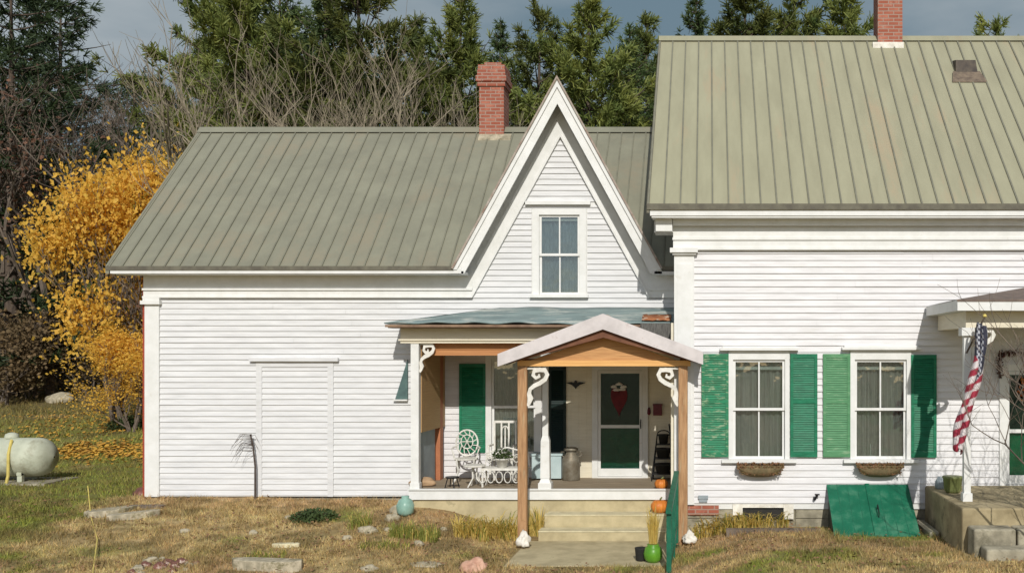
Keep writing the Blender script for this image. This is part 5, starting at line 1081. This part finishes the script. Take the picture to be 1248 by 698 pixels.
def make_pine(seed, h=16, br=4.2, whorls=24, bare=.12, per=7, ln=.34, wd=.065, m='needle', droop=0, ntuft=15, label='', cat='tree', group=''):
    rr = np.random.default_rng(seed); t = thing('pine_tree', label, cat, (0, 0, 0), group)
    b, tp = trunk_mesh(h, .26, seed)
    P = []; Dv = []
    for w_ in range(whorls):
        t_ = bare + (1 - bare) * (w_ + rr.uniform(0, .6)) / whorls; z = h * t_; nb = rr.integers(4, 7); a0 = rr.uniform(0, 6.28)
        shape = br * min(1, ((1 - t_) * 2.3 + .05)) ** .85 * (.8 + .2 * math.sin(t_ * 14 + seed))
        for q in range(nb):
            a = a0 + 6.28 * q / nb + rr.uniform(-.35, .35); L_ = shape * rr.uniform(.55, 1.15); up = rr.uniform(.12, .5) + .5 * t_ ** 2 - droop
            if rr.uniform() < .16: continue
            d = np.array([math.cos(a), math.sin(a), 0]); o_ = np.array([tp[min(8, int(t_ * 8))][0], tp[min(8, int(t_ * 8))][1], z])
            pts = [o_ + d * L_ * s + np.array([0, 0, 1]) * L_ * up * (s ** 1.4) for s in (0, .35, .7, 1)]
            b.tube(pts, [.05 * (1.1 - t_) + .015, .03, .018, .008], 4, False)
            nt_ = max(4, int(ntuft * L_ / br * 1.7))
            for k in range(nt_):
                s = rr.uniform(.22, 1.03); s = round(s * 4.2) / 4.2 + rr.normal() * .045; sd = np.array([-d[1], d[0], 0]) * rr.normal() * .20 * L_ * (1.25 - s)
                p = o_ + d * L_ * s + np.array([0, 0, 1]) * (L_ * up * s ** 1.4 + rr.normal() * .10 - droop * abs(rr.normal()) * .3) + sd; P.append(p); v = d * .8 + sd * .3 + np.array([0, 0, .55 - droop * 1.5]); Dv.append(v / np.linalg.norm(v))
    for k in range(14): P.append(np.array([tp[8][0], tp[8][1], h - .12 * k])); Dv.append(np.array([0, 0, 1.]))
    kp = [i for i, p in enumerate(P) if mn.noise(Vector(p) * .62 + Vector((seed, 3, 1))) > -.16 or p[2] > h - 2]; P = [P[i] for i in kp]; Dv = [Dv[i] for i in kp]
    fixn(obj('trunk', b, M['trunk'], t, True)); np_mesh('crown', needles(np.array(P), np.array(Dv), rr, per, ln, wd), 4, M[m], t)
    return t
def grow(b, rr, p, d, L_, r, depth, tips, spread=.6, upb=.15):
    n = 3; pts = [p]; q = p.copy(); dd = d.copy()
    for k in range(n):
        dd = (dd + Vector((rr.uniform(-.16, .16), rr.uniform(-.16, .16), rr.uniform(-.05, .16) + upb * .3))).normalized(); q = q + dd * L_ / n; pts.append(q.copy())
    b.tube(pts, [r * (1 - .4 * k / n) for k in range(n + 1)], 5 if depth > 3 else (4 if depth > 1 else 3), False)
    if depth == 0: tips.append((pts[-1], dd)); return
    if depth <= 2: tips.append((pts[2], dd))
    for k in range(rr.choice((2, 3, 3)) if depth > 1 else 3):
        e = Vector((rr.uniform(-1, 1), rr.uniform(-1, 1), rr.uniform(-.4, .8))).normalized(); nd = (dd * (1 - spread * .5) + e * spread).normalized(); nd.z += upb * .5; nd.normalize()
        s = pts[rr.choice((1, 2, 3))] if k else pts[-1]
        grow(b, rr, s.copy(), nd, L_ * rr.uniform(.62, .84), r * .64, depth - 1, tips, spread, upb)
def make_decid(seed, h, depth, leafm=None, nleaf=10, leaf=.09, spreadr=.35, m='bare', name='bare_tree', label='', group='', stems=1, spread=.6, r0=.13, first=.3, upb=.15, cat='tree', lean=.28):
    rr = random.Random(seed); t = thing(name, label, cat, (0, 0, 0), group); b = MB(); tips = []
    for s in range(stems):
        d = Vector((rr.uniform(-lean, lean), rr.uniform(-lean, lean), 1)).normalized() if stems > 1 else Vector((0.03, 0, 1)); grow(b, rr, Vector((rr.uniform(-.2, .2) * (stems > 1), 0, -.2)), d, h * first, r0, depth, tips, spread, upb)
    obj('trunk', b, M[m], t)
    if leafm:
        r = np.random.default_rng(seed); P = np.array([tuple(p) for p, _ in tips if mn.noise(p * .75 + Vector((seed, 0, 0))) > -.10]); P = np.repeat(P, nleaf, 0) + r.normal(size=(len(P) * nleaf, 3)) * spreadr; n = len(P)
        A = r.normal(size=(n, 3)); A[:, 2] *= .6; A /= np.linalg.norm(A, axis=1, keepdims=True); B = np.cross(A, r.normal(size=(n, 3))); B /= np.linalg.norm(B, axis=1, keepdims=True); s = leaf * r.uniform(.5, 1.25, (n, 1))
        np_mesh('crown', np.stack([P - A * s, P - B * s * .6, P + A * s, P + B * s * .6], 1).reshape(-1, 3), 4, M[leafm], t)
    return t
def put(t, px, D, label, sc=1, rz=0, first=False, sz=None):
    c = t if first else copy_tree(t)
    x = PX(px, D); c.location = (x, D, float(gz(x, D)) - .1); c.scale = (sc, sc, sz or sc); c.rotation_euler = (0, 0, rz); c['label'] = label; return c
GP = 'pines standing behind the house'
pA = make_pine(11, 16, 3.7, 30, ntuft=42, label='x', group=GP, per=11, ln=.33, wd=.05)
pB = make_pine(12, 16, 4.6, 26, ntuft=46, label='x', group=GP, per=11, bare=.05, ln=.33, wd=.05)
M['needlespruce'] = mat('spruce_needles', (.12, .17, .055), (.05, .085, .03), 1.4, .6, 0, rnd=.25, trans=.2)
pD = make_pine(23, 16, 3.0, 40, ntuft=26, m='needlespruce', label='x', group=GP, per=12, ln=.22, wd=.04, droop=.12, bare=.04)
pC = make_pine(13, 16, 5.2, 22, ntuft=30, wd=.05, ln=.33, per=10, m='needledark', label='x', group=GP, droop=.25, bare=.08)
# (proto, px, D, top_y, rz, label)
seen = set()
def pine(p, px, D, topy, rz, lb):
    x = PX(px, D); h = PZ(topy, D) - float(gz(x, D)); f = p not in seen; seen.add(p); put(p, px, D, lb, h / 16 * 1.0, rz, f, h / 16)
pine(pB, 440, 34, -60, .4, 'broad dense pine rising behind the middle of the wing roof')
pine(pD, 338, 38, -50, 1.3, 'olive pine behind the pale bare tree, left of the broad dense pine')
pine(pB, 262, 46, -30, 2.2, 'pine seen over the left end of the wing ridge')
pine(pA, 560, 36, -12, 2.9, 'pointed pine left of the short chimney with its tip near the top edge')
pine(pB, 655, 40, 12, 4.0, 'pine right of the short chimney and behind the gable peak')
pine(pA, 716, 36, -22, 5.1, 'tall pine between the gable peak and the main block')
pine(pD, 765, 42, 30, .9, 'lower pine touching the left verge of the main block')
pine(pD, 610, 46, 25, .2, 'distant pine directly behind the short chimney')
pine(pD, 845, 44, -8, 1.9, 'pine over the left end of the main block ridge')
pine(pA, 905, 40, -40, 3.3, 'tall pine behind the main ridge, second from its left end')
pine(pB, 965, 42, -25, 4.4, 'bright pine behind the main ridge, halfway to the tall chimney')
pine(pA, 1030, 40, -30, 5.6, 'pine just left of the tall chimney')
pine(pB, 1212, 60, 26, 2.4, 'small pine top peeping over the main ridge at the far right')
pine(pC, 15, 40, -70, 1.0, 'dark drooping pine at the far left edge')
pine(pC, 70, 52, -30, 2.5, 'dark drooping pine beyond the yellow tree')
pine(pC, -60, 46, -90, 4.1, 'dark drooping pine partly outside the left edge')
pine(pC, 165, 66, 90, .6, 'far dark pine glimpsed between the yellow tree and the roof')
pine(pD, 395, 40, -20, 2.0, 'pine filling the gap between the pale bare trees and the broad dense pine')
pine(pB, 300, 52, -10, 3.6, 'distant pine behind the left bare tree')
pine(pA, 790, 50, 20, 1.1, 'slim pine partly hidden by the left verge of the main block')
pine(pC, 45, 60, -30, 5.0, 'dark drooping pine deeper in the wood at the left edge')
pine(pA, 300, 35, -70, 5.4, 'tall pine directly behind the left pale bare tree')
pine(pD, 395, 35, -40, 3.1, 'slender spruce-like pine left of the broad dense pine')
pine(pA, 505, 44, 20, 2.6, 'far pine in the gap left of the pointed pine')
# yellow tree
yt = make_decid(31, 8.2, 5, 'yellowleaf', 34, .078, .34, 'barebrown', 'yellow_tree', 'golden yellow autumn tree left of the wing', '', 4, .7, .09, .25, .16, lean=.25)

if 'group' in yt.keys(): del yt['group']
put(yt, 142, 32, 'golden yellow autumn tree left of the wing', .9, .4, True, 1.38)
put(yt, 160, 30, 'low yellow-leaved young tree in front of the tall yellow one, beside the wing corner', .5, 2.2, False, .5)
GB = 'leafless trees behind the wing'
bA = make_decid(44, 13, 6, None, m='bare', group=GB, stems=1, r0=.10, spread=.66, label='x')
bB = make_decid(42, 9, 6, None, m='bare', group=GB, stems=3, r0=.055, spread=.6, label='x', upb=.14)
put(bA, 292, 27, 'pale bare tree above the left end of the wing roof', 1.1, 3.1, True)
put(bA, 350, 29, 'pale bare tree right of the first, above the wing roof', 1.05, 5.0)
put(bB, 455, 26, 'many-stemmed bare shrub tree above the middle of the wing ridge', 1.25, 0, True)
put(bB, 498, 26.5, 'many-stemmed bare tree in front of the gap left of the short chimney', 1.2, 2.4)
put(bA, 1146, 55, 'lone thin bare tree against the sky right of the tall chimney', 1.35, 1.1)
bD = make_decid(47, 15, 6, None, m='barebrown', group='brown leafless trees at the left', stems=1, r0=.14, spread=.68, label='x', upb=.1)
put(bD, 20, 42, 'brown leafless tree high at the left edge', 1.1, 0, True)
put(bD, 112, 44, 'brown leafless tree rising behind the yellow tree', 1.1, 2.1)
put(bD, 222, 40, 'brown leafless tree just above the left end of the wing ridge', .95, 4.0)
put(bD, 60, 52, 'brown leafless tree deeper in the wood at the left', 1.2, 5.2)
rd = make_decid(51, 13, 6, 'redleaf', 3, .09, .4, 'barebrown', 'rusty_tree', 'x', 'brown-leaved trees at the left', 1, .6, .16, .28, .12)
put(rd, 62, 40, 'rusty brown-leaved tree high at the left edge', 1.15, 0, True)
put(rd, -10, 40, 'rusty brown-leaved tree at the very left margin', 1.0, 2)
put(rd, 190, 33, 'thin brown-leaved tree just left of the wing gable end', .72, 3.5)
put(rd, 150, 50, 'farther brown-leaved tree above the yellow tree', 1.0, 5.0)
br = make_decid(61, 3.4, 4, 'brownleaf', 16, .07, .28, 'barebrown', 'brush_thicket', 'x', 'brown brush along the wood edge', 5, .7, .035, .32, .1, 'bush')
for k, (px, D, sc, lb) in enumerate(((5, 37, 1.1, 'brown thicket at the left edge behind the gas tank'), (40, 39, 1.2, 'brown thicket left of the yellow tree trunk'), (75, 42, 1.2, 'brown thicket behind the boulder'), (-35, 38, 1.2, 'brown thicket just outside the left edge'), (115, 41, 1.0, 'brown thicket behind the yellow tree trunk'), (160, 40, 1.1, 'brown thicket between the yellow tree and the wing'), (20, 46, 1.9, 'tall brown thicket deeper in the wood at the left'), (70, 50, 2.0, 'tall brown thicket beyond the yellow tree'), (130, 48, 1.8, 'tall brown thicket between the wood and the wing'))):
    put(br, px, D, lb, sc, k * 1.3, k == 0)
# distant wood as one mass
def far_wood():
    r = np.random.default_rng(77); n = 46000; x = r.uniform(-75, 50, n); y = r.uniform(62, 80, n); top = 5 + 3.5 * fbm(x, y, .12, 2) + 2.0 * fbm(x, y, .6, 3); z = gz(x, y) + r.uniform(0, 1, n) ** .7 * top
    P = np.stack([x, y, z], -1); A = r.normal(size=(n, 3)); A /= np.linalg.norm(A, axis=1, keepdims=True); B = np.cross(A, r.normal(size=(n, 3))); B /= np.linalg.norm(B, axis=1, keepdims=True); s = r.uniform(.15, .45, (n, 1))
    tag(np_mesh('distant_wood', np.stack([P - A * s, P - B * s * .6, P + A * s, P + B * s * .6], 1).reshape(-1, 3), 4, mat('far_foliage', (.07, .075, .045), (.05, .04, .03), .3, .9)), kind='stuff')
far_wood()
# bare shrub at right foreground
sh = make_decid(71, 3.6, 5, None, m='barebrown', name='bare_shrub', group='', stems=5, r0=.028, spread=.62, label='x', first=.33, cat='shrub')
if 'group' in sh.keys(): del sh['group']
sh.location = (4.95, 13.2, -.2); sh.scale = (1.15, 1.15, 1.15); sh['label'] = 'leafless shrub reaching in from the right in front of the portico'
